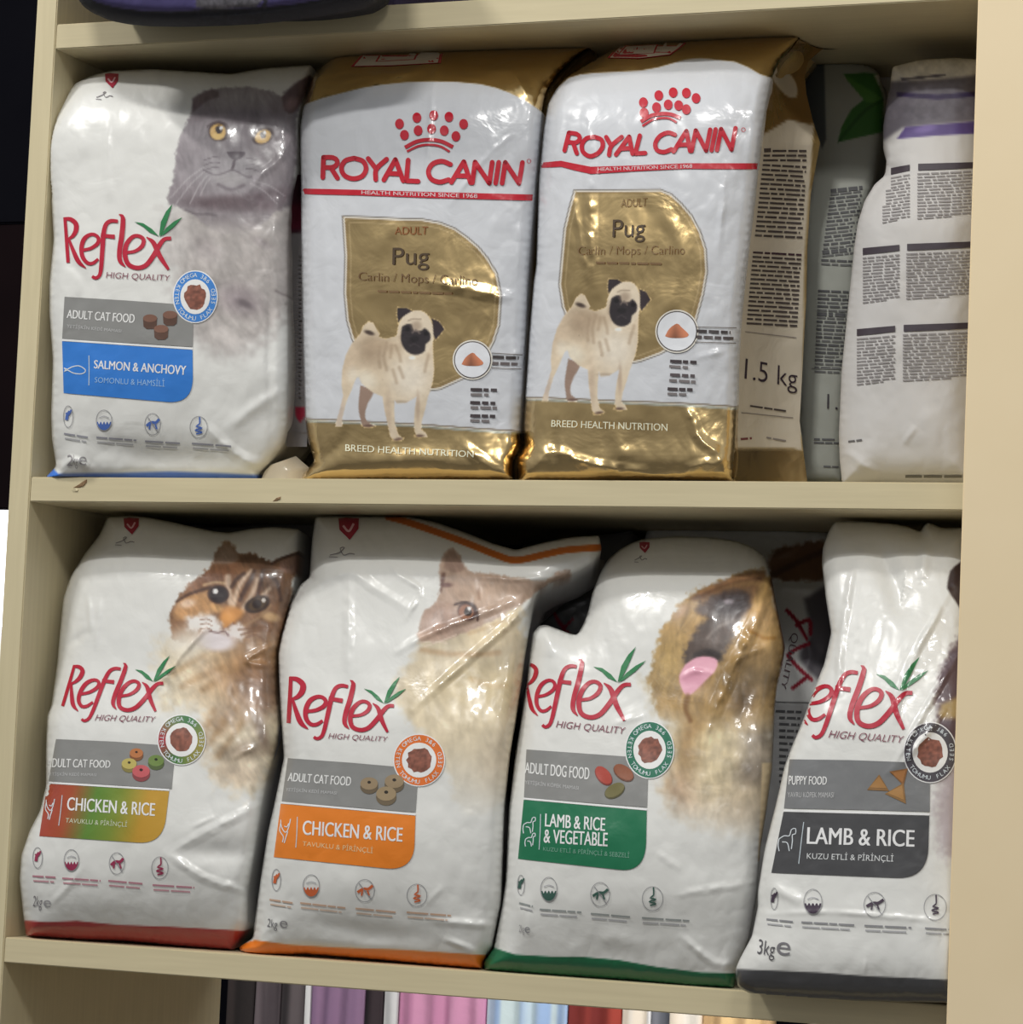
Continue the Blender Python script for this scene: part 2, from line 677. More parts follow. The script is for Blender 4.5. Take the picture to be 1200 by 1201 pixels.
def text_mesh(s, bold=0.0, shear=0.0):
    k = (s, bold, shear)
    if k in _TXT:
        return _TXT[k]
    cu = bpy.data.curves.new('lettering', 'FONT')
    cu.body = s
    cu.size = 1.0
    cu.offset = bold
    cu.shear = shear
    cu.resolution_u = 4
    cu.fill_mode = 'FRONT'
    o = bpy.data.objects.new('lettering', cu)
    COL.objects.link(o)
    bpy.context.view_layer.update()
    me = bpy.data.meshes.new_from_object(o.evaluated_get(bpy.context.evaluated_depsgraph_get()))
    bpy.data.objects.remove(o)
    bm = bmesh.new()
    bm.from_mesh(me)
    bmesh.ops.remove_doubles(bm, verts=bm.verts[:], dist=1e-5)
    bmesh.ops.triangulate(bm, faces=bm.faces[:])
    for _ in range(2):
        es = [e for e in bm.edges if e.calc_length() > 0.3]
        if es:
            bmesh.ops.subdivide_edges(bm, edges=es, cuts=1)
            bmesh.ops.triangulate(bm, faces=bm.faces[:])
    V = np.array([v.co[:2] for v in bm.verts]) if len(bm.verts) else np.zeros((0, 2))
    bm.verts.index_update()
    F = [[v.index for v in f.verts] for f in bm.faces]
    bm.free()
    bpy.data.meshes.remove(me)
    bpy.data.curves.remove(cu)
    _TXT[k] = (V, F)
    return V, F


class Prints:
    def __init__(s, S):
        s.S = S
        s.V, s.F, s.C, s.L = [], [], [], []
        s.n = 0
        s.map = lambda p: np.atleast_2d(np.asarray(p, float))[:, :2]

    def add(s, V, F, col, layer, metal=0.0):
        V = np.asarray(V, float)
        s.V.append(V)
        s.F += [[i + s.n for i in f] for f in F]
        s.C.append(np.c_[alb(col(V)), np.full(len(V), metal)] if callable(col) else np.tile(np.array([*alb(col), metal]), (len(V), 1)))
        s.L.append(np.full(len(V), layer, float))
        s.n += len(V)

    def poly(s, pts, col, layer=1, metal=0.0, g=5.0, smooth=False):
        p = s.map(pts)
        if smooth:
            p = catmull(np.vstack([p, p[:1]]), 3.0)[:-1]
        p = resample(p, g)
        lo, hi = p.min(0), p.max(0)
        X, Y = np.meshgrid(np.arange(lo[0] + g / 2, hi[0], g), np.arange(lo[1] + g / 2, hi[1], g))
        X, Y = X.ravel(), Y.ravel()
        if len(X):
            k = inside(X, Y, p)
            X, Y = X[k], Y[k]
        if len(X):
            k = segdist(X, Y, p, True) > g * 0.4
            X, Y = X[k], Y[k]
        n = len(p)
        vo, _, fo, _, _, _ = cdt([Vector(q.tolist()) for q in p] + [Vector((float(a), float(b))) for a, b in zip(X, Y)],
                                 [(i, (i + 1) % n) for i in range(n)], [], 1, 1e-6)
        s.add(np.array([(v[0], v[1]) for v in vo]), [list(f) for f in fo], col, layer, metal)

    def stroke(s, pts, wd, col, layer=2, step=2.0, cap=False, metal=0.0):
        """pts: (x,y) or (x,y,width)"""
        pts = np.asarray(pts, float)
        if pts.shape[1] == 2:
            pts = np.c_[pts, np.full(len(pts), wd)]
        q = s.map(pts)
        # local scale of the mapping
        sc = np.hypot(*(s.map(pts[:1, :2] + [[1.0, 0]]) - s.map(pts[:1, :2]))[0])
        P = np.c_[q, pts[:, 2] * sc]
        P = catmull(P, step) if len(P) > 2 else np.array([P[0] + (P[1] - P[0]) * t for t in np.linspace(0, 1, max(2, int(np.hypot(*(P[1] - P[0])[:2]) / 4) + 1))])
        T = np.gradient(P[:, :2], axis=0)
        T /= (np.linalg.norm(T, axis=1)[:, None] + 1e-9)
        Nn = np.c_[-T[:, 1], T[:, 0]]
        A = P[:, :2] + Nn * P[:, 2:3] / 2
        B = P[:, :2] - Nn * P[:, 2:3] / 2
        n = len(P)
        Mi = (A + B) / 2
        s.add(np.vstack([A, Mi, B]), [[r * n + i, r * n + i + 1, (r + 1) * n + i + 1, (r + 1) * n + i] for r in (0, 1) for i in range(n - 1)], col, layer, metal)
        if cap:
            for e_ in (0, -1):
                s._disc(P[e_, 0], P[e_, 1], P[e_, 2] / 2, P[e_, 2] / 2, col, layer, 10, metal)

    def _disc(s, cx, cy, rx, ry, col, layer, n=24, metal=0.0, ang=0.0):
        a = np.linspace(0, 2 * math.pi, n, endpoint=False)
        c, d = math.cos(ang), math.sin(ang)
        ex, ey = rx * np.cos(a), ry * np.sin(a)
        O = np.c_[cx + ex * c - ey * d, cy + ex * d + ey * c]
        if max(rx, ry) > 5:
            m = int(max(rx, ry) / 3.5) + 1
            V = np.vstack([[[cx, cy]]] + [np.array([cx, cy]) + (O - [cx, cy]) * (j + 1) / m for j in range(m)])
            F = [[0, 1 + i, 1 + (i + 1) % n] for i in range(n)]
            for j in range(m - 1):
                p, q = 1 + j * n, 1 + (j + 1) * n
                F += [[p + i, q + i, q + (i + 1) % n, p + (i + 1) % n] for i in range(n)]
        else:
            V = np.vstack([[[cx, cy]], O])
            F = [[0, 1 + i, 1 + (i + 1) % n] for i in range(n)]
        s.add(V, F, col, layer, metal)

    def disc(s, cx, cy, rx, ry, col, layer=2, n=24, metal=0.0, ang=0.0):
        c = s.map([(cx, cy)])[0]
        s._disc(c[0], c[1], rx, ry, col, layer, n, metal, math.radians(ang))

    def ring(s, cx, cy, rx, ry, wd, col, layer=2, n=40, a0=0, a1=360):
        a = np.radians(np.linspace(a0, a1, n + 1))
        O = np.c_[cx + rx * np.cos(a), cy + ry * np.sin(a)]
        I = np.c_[cx + (rx - wd) * np.cos(a), cy + (ry - wd) * np.sin(a)]
        s.add(np.vstack([O, I]), [[i, i + 1, n + 2 + i, n + 1 + i] for i in range(n)], col, layer)

    def text(s, t, tl, tr, bl, br, col, layer=3, bold=0.0, shear=0.0, metal=0.0):
        V, F = text_mesh(t, min(bold, 0.0), shear)
        if bold > 0:
            n = len(V)
            V = np.vstack([V - [bold * 1.6, 0], V + [bold * 1.6, 0]])
            F = F + [[i + n for i in f] for f in F]
        lo, hi = V.min(0), V.max(0)
        uv = (V - lo) / (hi - lo)
        u, v = uv[:, :1], 1 - uv[:, 1:2]
        tl, tr, bl, br = [s.map([q])[0] for q in (tl, tr, bl, br)]
        W = (tl * (1 - u) + tr * u) * (1 - v) + (bl * (1 - u) + br * u) * v
        s.add(W, F, col, layer, metal)

    def arc_text(s, t, cx, cy, rx, ry, a0, a1, size, col, layer=4, inward=False):
        n = len(t)
        for i, ch in enumerate(t):
            if ch == ' ':
                continue
            a = math.radians(a0 + (a1 - a0) * (i + 0.5) / n)
            c = np.array([cx + rx * math.cos(a), cy + ry * math.sin(a)])
            o = np.array([math.cos(a), math.sin(a)])
            up = -o if inward else o
            rt = np.array([-up[1], up[0]])
            V, F = text_mesh(ch, 0.0)
            lo, hi = V.min(0), V.max(0)
            q = V - (lo + hi) / 2
            h = 0.72
            s.add(c + (q[:, :1] / h * rt + q[:, 1:2] / h * up) * size, F, col, layer)

    def greek(s, a, b, h, col, seed=0, layer=3, wl=(5, 16)):
        """a line of unreadably small print from a to b, h px tall, broken into words"""
        rnd = random.Random(seed)
        a, b = np.array(a, float), np.array(b, float)
        L = np.hypot(*(b - a))
        t = (b - a) / L
        nrm = np.array([-t[1], t[0]])
        x = 0.0
        while x < L - 1:
            w_ = min(rnd.uniform(*wl), L - x)
            y = 0.0
            k = max(1, int(w_ / 6))
            A = [a + t * (x + w_ * i / k) - nrm * h / 2 for i in range(k + 1)]
            B = [a + t * (x + w_ * i / k) + nrm * h / 2 for i in range(k + 1)]
            s.add(s.map(np.array(A + B)), [[i, i + 1, k + 2 + i, k + 1 + i] for i in range(k)], col, layer)
            x += w_ + rnd.uniform(1.2, 2.4)

    def flush(s, name, label=None):
        if not s.n:
            return None
        V = np.vstack(s.V)
        L = np.concatenate(s.L)
        d = ray(V[:, 0], V[:, 1])
        d /= np.linalg.norm(d, axis=1)[:, None]
        out = np.zeros((len(V), 3))
        nor = np.zeros((len(V), 3))
        ok = np.zeros(len(V), bool)
        o = Vector(CAMP.tolist())
        for i in range(len(V)):
            hit = s.S.bvh.ray_cast(o, Vector(d[i].tolist()))
            if hit[0] is not None:
                out[i] = np.array(hit[0]) - d[i] * (0.00042 + 0.00012 * L[i])
                nv = np.array(hit[1])
                nor[i] = nv if nv @ d[i] < 0 else -nv
                ok[i] = True
        F = [f for f in s.F if all(ok[j] for j in f)]
        FF = []
        for f in F:
            a, b, c = V[f[0]], V[f[1]], V[f[2]]
            cr = (b[0] - a[0]) * (c[1] - a[1]) - (c[0] - a[0]) * (b[1] - a[1])
            FF.append(f if cr < 0 else f[::-1])
        used = np.zeros(len(V), bool)
        for f in FF:
            used[f] = True
        re = np.cumsum(used) - 1
        C = np.vstack(s.C)
        ob = mesh_obj(name, out[used], [[int(re[j]) for j in f] for f in FF], s.S.mat, s.S.root, s.S.loc, True, C[used], label)
        ob.data.normals_split_custom_set_from_vertices(nor[used].tolist())
        s.V, s.F, s.C, s.L, s.n = [], [], [], [], 0
        return ob

# ================================================================== setting
FZ = -1.55
struct(box_obj('floor', (-9, -5, FZ - 0.05), (7, 3.3, FZ), M_FLOOR, bev=0))
struct(box_obj('wall_back', (-9, 3.2, FZ), (7, 3.3, 4.0), M_DARK, bev=0))

unit = thing('shelving_unit', 'cream laminate shelving unit holding two rows of pet food bags', 'shelf', (0.35, 0.15, FZ))
UL = (0.35, 0.15, FZ)
ZU, ZL, TH = 0.3162, -0.332, 0.018
box_obj('side_panel', (-0.0176, 0.0, FZ + 0.0005), (-0.0003, 0.345, 0.95), M_WOODV, unit, 0.0008, UL)
top_sh = box_obj('shelf', (0, 0.0005, ZU), (XR, 0.345, ZU + TH + 0.0006), M_WOOD, unit, 0.0007, UL)
mid_sh = box_obj('shelf', (0, 0.0005, -TH), (XR, 0.345, 0), M_WOOD, unit, 0.0007, UL)
low_sh = box_obj('shelf', (0, 0.0005, ZL - TH), (XR, 0.345, ZL), M_WOOD, unit, 0.0007, UL)
box_obj('shelf', (0, 0.0005, -1.47), (XR, 0.345, -1.452), M_WOOD, unit, 0.0007, UL)
box_obj('shelf', (0, 0.0005, 0.86), (XR, 0.345, 0.878), M_WOOD, unit, 0.0007, UL)
box_obj('back_panel', (-0.0176, 0.3455, ZL - TH), (XR, 0.352, 0.95), M_BLACK, unit, 0, UL)


def chip(pts, shelf_, col_m, name='edge_chip', t=0.0007):
    p = [pt(a, b, 0.0004) for a, b in pts]
    n = len(p)
    V = [v + np.array([0, -t * (0.2 + 0.8 * (i % 2)), 0]) for i, v in enumerate(p)] + [v + np.array([0, 0.001, 0]) for v in p]
    F = [list(range(n))[::-1]] + [[i, (i + 1) % n, n + (i + 1) % n, n + i] for i in range(n)]
    mesh_obj(name, V, F, col_m, shelf_, UL, False, None, 'torn chip in the laminate edge')


chip([(86, 572), (92, 569), (97, 565), (102, 562.5), (102, 566), (98, 570), (93, 572)], mid_sh, M_CHIP)
chip([(84, 575), (88, 572.5), (92, 573.5), (91, 576), (86, 577)], mid_sh, M_WOOD)
chip([(320, 588), (325, 584), (329.5, 582.5), (329, 585), (325, 587.5)], mid_sh, M_CHIP)

cab = thing('cabinet', 'smooth cream cabinet side standing right of the shelves', 'cabinet', (0.80, 0.12, FZ))
box_obj('side_panel', (XR + 0.0005, -0.045, FZ + 0.0005), (0.93, 0.36, 1.0), M_PANEL, cab, 0.0012, (0.80, 0.12, FZ))

# dark display cabinet and the lit panel far to the left
yb = 1.0
z1 = pt(20, 265, yb)[2]
z2 = pt(10, 598, yb)[2]
xl, xr = -0.75, pt(60, 300, yb)[0]
dk = thing('dark_display_case', 'dark navy and maroon display case in the gap left of the shelves', 'display case', ((xl + xr) / 2, yb + 0.1, FZ))
dl = ((xl + xr) / 2, yb + 0.1, FZ)
box_obj('upper_panel', (xl, yb, z1 + 0.003), (xr, yb + 0.2, 1.2), M_DARK, dk, 0.002, dl)
box_obj('middle_panel', (xl, yb - 0.01, z2), (xr, yb + 0.19, z1), M_MAROON, dk, 0.002, dl)
z3 = pt(10, 735, yb)[2]
z4 = pt(10, 802, yb)[2]
xe = pt(14, 660, yb)[0]
box_obj('lower_panel', (xl, yb, FZ + 0.0005), (xr, yb + 0.2, z4), M_MAROON, dk, 0.002, dl)
lp = thing('light_box', 'glowing white light box behind the left upright', 'light box', ((xl + xe) / 2, yb + 0.1, z4), None)
ll = ((xl + xe) / 2, yb + 0.1, z4)
box_obj('bright_face', (xl, yb - 0.005, z3 + 0.0005), (xr, yb + 0.18, z2 - 0.0005), M_GLOW, lp, 0.003, ll)
box_obj('grey_face', (xl, yb + 0.002, z4 + 0.0005), (xr, yb + 0.18, z3), M_GLOW2, lp, 0.003, ll)

# ------------------------------------------------------------------ garments hanging behind, seen under the lower shelf
GY_ = 1.0
zrail = pt(600, 1120, GY_)[2] + 0.03
rail = thing('garment_rail', 'steel garment rail carrying clothes behind the shelves', 'clothes rail', (0.6, GY_, FZ))
xa, xb = pt(255, 1160, GY_)[0] - 0.03, pt(905, 1190, GY_)[0] + 0.02


def tube(name, pts, r, m, parent, loc, n=12):
    V, F = [], []
    pts = [Vector(p) for p in pts]
    for i, p in enumerate(pts):
        t = (pts[min(i + 1, len(pts) - 1)] - pts[max(i - 1, 0)]).normalized()
        a = t.orthogonal().normalized()
        b = t.cross(a)
        for k in range(n):
            an = 2 * math.pi * k / n
            V.append(p + (a * math.cos(an) + b * math.sin(an)) * r)
    for i in range(len(pts) - 1):
        for k in range(n):
            F.append([i * n + k, i * n + (k + 1) % n, (i + 1) * n + (k + 1) % n, (i + 1) * n + k])
    F.append(list(range(n))[::-1])
    F.append([(len(pts) - 1) * n + k for k in range(n)])
    return mesh_obj(name, [list(v) for v in V], F, m, parent, loc, True)


rl = (0.6, GY_, FZ)
tube('rail', [(xa - 0.02, GY_ + 0.03, zrail), (xb + 0.02, GY_ + 0.03, zrail)], 0.011, M_STEEL, rail, rl)
for xx in (xa - 0.02, xb + 0.02):
    tube('post', [(xx, GY_ + 0.03, FZ + 0.001), (xx, GY_ + 0.03, zrail + 0.01)], 0.011, M_STEEL, rail, rl)
    tube('foot', [(xx, GY_ - 0.17, FZ + 0.012), (xx, GY_ + 0.23, FZ + 0.012)], 0.011, M_STEEL, rail, rl)

GARM = [  # px left, px right, colour, stripe colour, label
    (258, 289, (52, 42, 40), (36, 30, 30), 'dark brown cloth strip standing in for a dark post at the left end of the rail'),  # cloth strip put where a dark post stands
    (290, 319, (98, 88, 92), (70, 62, 66), 'mauve grey garment hanging next to the dark brown stand-in strip'),
    (320, 349, (92, 84, 86), (40, 36, 38), 'dark grey garment hanging left of the lilac one'),
    (350, 357, (232, 196, 214), (245, 230, 238), 'narrow pale pink garment edge hanging beside the lilac one'),
    (358, 419, (142, 112, 142), (122, 96, 126), 'dusky lilac garment hanging under the lower shelf'),
    (420, 440, (52, 42, 46), (32, 28, 30), 'near black garment hanging right of the lilac one'),
    (441, 459, (226, 226, 224), (60, 84, 80), 'white garment with dark green print hanging left of the pink pleats'),
    (460, 562, (206, 146, 178), (178, 112, 150), 'pleated pink garment hanging under the lower shelf'),
    (563, 659, (150, 176, 212), (196, 212, 234), 'pleated light blue garment hanging right of the pink one'),
    (660, 722, (150, 58, 46), (112, 38, 34), 'rust red garment hanging right of the light blue one'),
    (723, 758, (222, 204, 188), (240, 228, 216), 'off white garment hanging right of the rust red one'),
    (759, 779, (110, 112, 120), (80, 84, 92), 'slate grey garment hanging between two pale ones'),
    (780, 818, (218, 202, 184), (238, 226, 210), 'cream garment hanging left of the tan one'),
    (819, 900, (168, 138, 98), (206, 176, 126), 'tan garment hanging at the right end of the rail'),
]
for i, (a, b, c1, c2, lab) in enumerate(GARM):
    x0, x1 = pt(a, 1180, GY_)[0], pt(b + 1, 1180, GY_)[0] - 0.002
    ztop = zrail - 0.0135
    nx, nz = max(16, int((x1 - x0) / 0.0016)), 26
    U, Z = np.meshgrid(np.linspace(0, 1, nx), np.linspace(0, 1, nz))
    xx = x0 + (x1 - x0) * U
    fold = np.sin(xx * 2 * math.pi / 0.024 + 2.5 * vnoise(xx * 40, Z * 3, i)) * 0.5 + fbm(xx * 45, Z * 2, i + 4, 2)
    depth = 0.010 + 0.010 * fold * (0.35 + 0.65 * Z)
    mixv = sstep(0.35, 0.75, fbm(xx * 75, Z * 1.2, i + 30, 2))
    cc = alb(np.array(h255(*c1))) * (1 - mixv.ravel()[:, None]) + alb(np.array(h255(*c2))) * mixv.ravel()[:, None]
    zz = ztop - 0.62 * Z
    yy = GY_ + 0.03
    Vf = np.c_[xx.ravel(), (yy - depth).ravel(), zz.ravel()]
    Vb = np.c_[xx.ravel(), (yy + depth * 0.7).ravel(), zz.ravel()]
    n = nx * nz
    F = []
    for r in range(nz - 1):
        for k in range(nx - 1):
            p0 = r * nx + k
            F.append([p0, p0 + nx, p0 + nx + 1, p0 + 1])
            F.append([n + p0, n + p0 + 1, n + p0 + nx + 1, n + p0 + nx])
    for r in range(nz - 1):
        F.append([r * nx, n + r * nx, n + (r + 1) * nx, (r + 1) * nx])
        F.append([r * nx + nx - 1, (r + 1) * nx + nx - 1, n + (r + 1) * nx + nx - 1, n + r * nx + nx - 1])
    for k in range(nx - 1):
        F.append([k, k + 1, n + k + 1, n + k])
        F.append([n - nx + k, n + n - nx + k, n + n - nx + k + 1, n - nx + k + 1])
    gl = ((x0 + x1) / 2, yy, ztop - 0.62)
    gt = thing('hanging_garment', lab, 'garment', gl, 'clothes on the rail behind the shelves')
    mesh_obj('cloth', np.vstack([Vf, Vb]), F, M_CLOTH, gt, gl, True, np.c_[np.vstack([cc, cc]), np.zeros(2 * n)])
    xm = (x0 + x1) / 2
    tube('hanger_hook', [(xm, yy, zrail - 0.0147), (xm, yy + 0.0095, zrail - 0.0105), (xm, yy + 0.0138, zrail), (xm, yy + 0.0098, zrail + 0.0098), (xm, yy, zrail + 0.0138), (xm, yy - 0.0098, zrail + 0.0098), (xm, yy - 0.0138, zrail)], 0.0012, M_STEEL, gt, gl, 6)

# ================================================================== pictures printed on the bags
WH = h255(205, 204, 200)


def pic_grey_cat(c):
    c.T(180, 240, 3.753)
    body = c.poly([(60, 80), (40, 200), (90, 290), (110, 420), (160, 470), (180, 560), (220, 640), (330, 690), (440, 640), (520, 560), (590, 480), (640, 300), (640, 0), (300, -40), (90, 20)], h255(160, 154, 151), 1, 18, 12, 9, mask=1 - sstep(385, 470, c.Y))
    c.blob(90, 160, 70, 140, h255(184, 180, 177), 0, 0.7, 0.9, body)
    c.blob(330, 560, 160, 90, h255(184, 178, 174), 0, 0.7, 0.9, body)
    c.blob(380, 420, 90, 60, h255(140, 128, 132), 20, 0.7, 0.8, body)
    c.blob(400, 435, 40, 14, h255(92, 82, 86), 25, 0.7, 0.8, body)
    c.line([(540, 380), (570, 395), (600, 405)], 10, h255(120, 112, 112), 0.8, 3)
    c.blob(230, 190, 60, 40, h255(146, 138, 138), 35, 0.6, 0.9, body)
    c.blob(480, 170, 40, 16, h255(135, 126, 128), 30, 0.6, 0.9, body)
    c.T(190, 80, 6.667)
    head = c.poly([(238, 232), (330, 180), (430, 158), (560, 150), (700, 150), (850, 185), (935, 225), (960, 185), (1060, 108), (1180, 50), (1150, 170), (1075, 320), (1050, 420), (1060, 620), (1050, 760), (1030, 860), (1050, 1000), (1000, 1080), (880, 1130), (820, 1200), (620, 1290), (420, 1280), (270, 1170), (160, 1100), (60, 1060), (50, 1000), (92, 850), (100, 740), (120, 600), (180, 450), (235, 345)], h255(133, 126, 130), 1, 2.2, 2, 4, mask=1 - 0.85 * sstep(236, 276, c.Y))
    M = head
    c.blob(640, 250, 170, 90, h255(146, 141, 144), 0, 0.8, 0.9, M)
    c.blob(300, 620, 150, 170, h255(142, 136, 140), 0, 0.7, 0.9, M)
    c.blob(560, 800, 250, 130, h255(150, 146, 149), 0, 0.8, 0.8, M)
    c.blob(860, 700, 120, 160, h255(136, 128, 131), 0, 0.6, 0.9, M)
    c.blob(640, 400, 120, 90, h255(108, 101, 106), 0, 0.7, 0.9, M)
    c.blob(300, 380, 110, 40, h255(112, 104, 108), -15, 0.6, 0.9, M)
    c.blob(900, 330, 70, 60, h255(110, 102, 107), 0, 0.6, 0.9, M)
    c.blob(200, 1000, 150, 90, h255(118, 109, 113), 0, 0.6, 0.9, M)
    c.blob(560, 1060, 340, 60, h255(92, 78, 82), 2, 0.9, 0.6, M)
    c.blob(820, 1010, 200, 60, h255(98, 86, 91), -12, 0.8, 0.7, M)
    c.blob(560, 1180, 300, 70, h255(116, 108, 112), 0, 0.7, 0.8, M)
    c.line([(180, 1110), (260, 1140), (340, 1140), (420, 1150)], 20, h255(88, 80, 84), 0.8, 3, M)
    c.poly([(240, 240), (330, 188), (420, 168), (445, 225), (360, 250), (260, 330), (236, 330)], h255(98, 84, 90), 0.85, 2)
    c.poly([(935, 225), (1060, 112), (1170, 58), (1120, 200), (1030, 350), (960, 330)], h255(88, 72, 78), 0.9, 2)
    c.blob(1010, 280, 55, 40, h255(140, 116, 118), -45, 0.7, 0.8, M)
    c.fur(M, 80, 0.13, 18, 3.0, 3)
    c.fur(np.clip(body - head, 0, 1), 60, 0.13, 22, 5.0, 8)
    c.grain(body, 0.07, 14, 5)
    # eyes
    c.blob(445, 495, 82, 78, h255(66, 52, 52), 0, 1, 0.15)
    c.blob(437, 498, 62, 62, h255(196, 158, 88), 0, 1, 0.12)
    c.blob(437, 530, 45, 26, h255(222, 190, 120), 0, 0.7, 0.5)
    c.blob(445, 480, 27, 32, h255(45, 36, 38), 0, 1, 0.2)
    c.blob(462, 468, 15, 15, h255(250, 250, 246), 0, 1, 0.3)
    c.blob(790, 530, 88, 64, h255(64, 50, 50), -28, 1, 0.15)
    c.blob(790, 535, 66, 50, h255(196, 158, 84), -28, 1, 0.12)
    c.blob(790, 522, 22, 28, h255(45, 36, 38), 0, 1, 0.2)
    c.blob(802, 505, 13, 13, h255(250, 250, 246), 0, 1, 0.3)
    c.line([(355, 455), (420, 420), (500, 440), (525, 560)], 14, h255(84, 72, 76), 0.8, 2)
    # nose, mouth, whiskers
    c.blob(600, 600, 60, 45, h255(112, 105, 110), 0, 0.7, 0.8)
    c.poly([(505, 655), (560, 650), (650, 655), (630, 695), (580, 720), (535, 700)], h255(78, 68, 76), 1, 1.2)
    c.line([(568, 720), (556, 770), (548, 795)], 22, h255(86, 76, 82), 0.9, 2)
    c.line([(330, 800), (420, 835), (500, 815), (548, 795), (600, 815), (660, 850), (700, 850)], 14, h255(96, 88, 94), 0.8, 2)
    c.blob(540, 870, 110, 50, h255(154, 150, 151), 0, 0.8, 0.7)
    c.line([(440, 910), (540, 950), (640, 915)], 26, h255(104, 96, 101), 0.7, 3)
    for a, b in (((330, 770), (70, 1010)), ((340, 800), (110, 1060)), ((350, 840), (220, 1060)), ((690, 900), (900, 1060)), ((720, 880), (960, 1000)), ((380, 860), (300, 1000))):
        c.line([a, ((a[0] + b[0]) / 2, (a[1] + b[1]) / 2 - 22), b], 9, h255(186, 182, 184), 0.4, 1.8)
    for yy in (700, 740, 780):
        c.line([(330, yy + 20), (400, yy - 5), (450, yy)], 9, h255(98, 90, 96), 0.7, 1.2)
        c.line([(660, yy + 5), (710, yy + 10), (750, yy + 25)], 9, h255(98, 90, 96), 0.7, 1.2)


def pic_tabby(c):
    c.T(150, 780, 3.754)
    body = c.poly([(150, -100), (130, 60), (170, 190), (300, 210), (340, 330), (370, 450), (430, 540), (520, 560), (600, 520), (680, 420), (690, 0), (680, -150)], h255(204, 192, 168), 1, 16, 12, 8)
    c.blob(560, 0, 220, 130, h255(150, 112, 74), -20, 0.95, 0.9, body)
    c.blob(600, 120, 120, 130, h255(112, 84, 66), 0, 0.8, 0.8, body)
    c.blob(420, 240, 120, 60, h255(150, 122, 94), -40, 0.75, 0.9, body)
    c.blob(540, 370, 170, 40, h255(128, 110, 92), -8, 0.7, 0.8, body)
    c.blob(470, 480, 130, 60, h255(186, 168, 148), 0, 0.7, 0.9, body)
    c.blob(640, 290, 40, 70, h255(196, 184, 156), 0, 0.6, 0.8, body)
    c.blob(590, 300, 22, 70, h255(84, 66, 54), -20, 0.7, 0.8, body)
    for i, (a, b) in enumerate((((240, 95), (420, 10)), ((330, 110), (560, -30)), ((440, 100), (470, 190)), ((380, 200), (330, 300)), ((440, 220), (360, 350)), ((520, 230), (400, 400)), ((200, 40), (330, -40)))):
        c.line([a, ((a[0] + b[0]) / 2 + 8, (a[1] + b[1]) / 2 - 10), b], 22, h255(140, 108, 72), 0.45, 9, body)
    c.T(190, 620, 6.667)
    head = c.poly([(60, 700), (85, 610), (130, 535), (220, 430), (330, 340), (400, 265), (450, 145), (520, 100), (575, 150), (615, 200), (690, 190), (780, 230), (870, 265), (950, 222), (1060, 190), (1200, 150), (1180, 300), (1085, 335), (1015, 410), (1020, 520), (1000, 640), (960, 800), (930, 940), (760, 1010), (560, 1000), (380, 960), (230, 900), (80, 860)], h255(128, 96, 72), 1, 2.2, 3, 4, mask=1 - 0.9 * sstep(735, 772, c.Y))
    M = head
    c.blob(880, 480, 170, 230, h255(108, 80, 60), 0, 0.8, 0.8, M)
    c.blob(420, 360, 220, 80, h255(122, 84, 62), -25, 0.9, 0.7, M)
    c.blob(740, 260, 180, 60, h255(84, 60, 46), 15, 0.9, 0.7, M)
    c.poly([(100, 600), (150, 545), (350, 490), (370, 570), (480, 600), (440, 655), (330, 690), (200, 710), (100, 700)], h255(184, 140, 96), 0.9, 4, 2)
    c.blob(200, 585, 60, 32, h255(214, 186, 164), -10, 0.8, 0.6, M)
    c.blob(420, 620, 60, 26, h255(210, 164, 112), 20, 0.7, 0.7, M)
    c.line([(110, 570), (230, 505), (380, 460)], 24, h255(76, 52, 42), 0.9, 3, M)
    c.line([(330, 440), (420, 420), (500, 430)], 20, h255(206, 176, 138), 0.7, 3, M)
    c.poly([(400, 275), (455, 150), (515, 112), (570, 170), (600, 235), (540, 270)], h255(128, 106, 92), 0.9, 2)
    c.blob(500, 215, 60, 50, h255(150, 128, 112), 0, 0.7, 0.7, M)
    c.poly([(920, 260), (1050, 205), (1180, 165), (1150, 300), (1020, 350), (930, 330)], h255(132, 104, 92), 0.9, 2)
    c.line([(860, 275), (950, 228), (1160, 165)], 24, h255(66, 46, 40), 0.9, 2)
    for p, w_ in (([(515, 380), (520, 470), (545, 620)], 46), ([(640, 390), (590, 480), (560, 600)], 34), ([(750, 400), (700, 520), (630, 640)], 38), ([(700, 330), (650, 380)], 26), ([(840, 470), (790, 520)], 26)):
        c.line(p, w_, h255(196, 172, 150), 0.85, 5, M)
    for p, w_ in (([(640, 350), (580, 400), (545, 455)], 30), ([(720, 330), (680, 430), (610, 560)], 30), ([(790, 330), (770, 430), (750, 520)], 32), ([(850, 370), (900, 420), (930, 560)], 26), ([(670, 420), (620, 520)], 14)):
        c.line(p, w_, h255(70, 50, 42), 0.85, 4, M)
    c.fur(M, 60, 0.22, 16, 2.8, 11)
    c.fur(np.clip(body - head, 0, 1), 55, 0.2, 26, 5, 14)
    c.poly([(500, 605), (560, 610), (640, 640), (610, 700), (545, 750), (492, 785), (455, 730), (460, 660)], h255(196, 138, 82), 0.95, 4)
    c.blob(520, 690, 45, 40, h255(224, 160, 92), 0, 0.7, 0.7)
    c.line([(455, 730), (485, 790), (560, 740)], 12, h255(110, 72, 56), 0.8, 2)
    c.poly([(200, 690), (300, 670), (410, 680), (470, 770), (440, 830), (330, 800), (200, 790)], h255(222, 216, 212), 0.95, 5, 3)
    c.poly([(490, 800), (600, 735), (650, 800), (620, 880), (520, 850)], h255(220, 212, 208), 0.95, 4, 3)
    c.blob(420, 880, 150, 75, h255(216, 208, 210), 5, 0.95, 0.4)
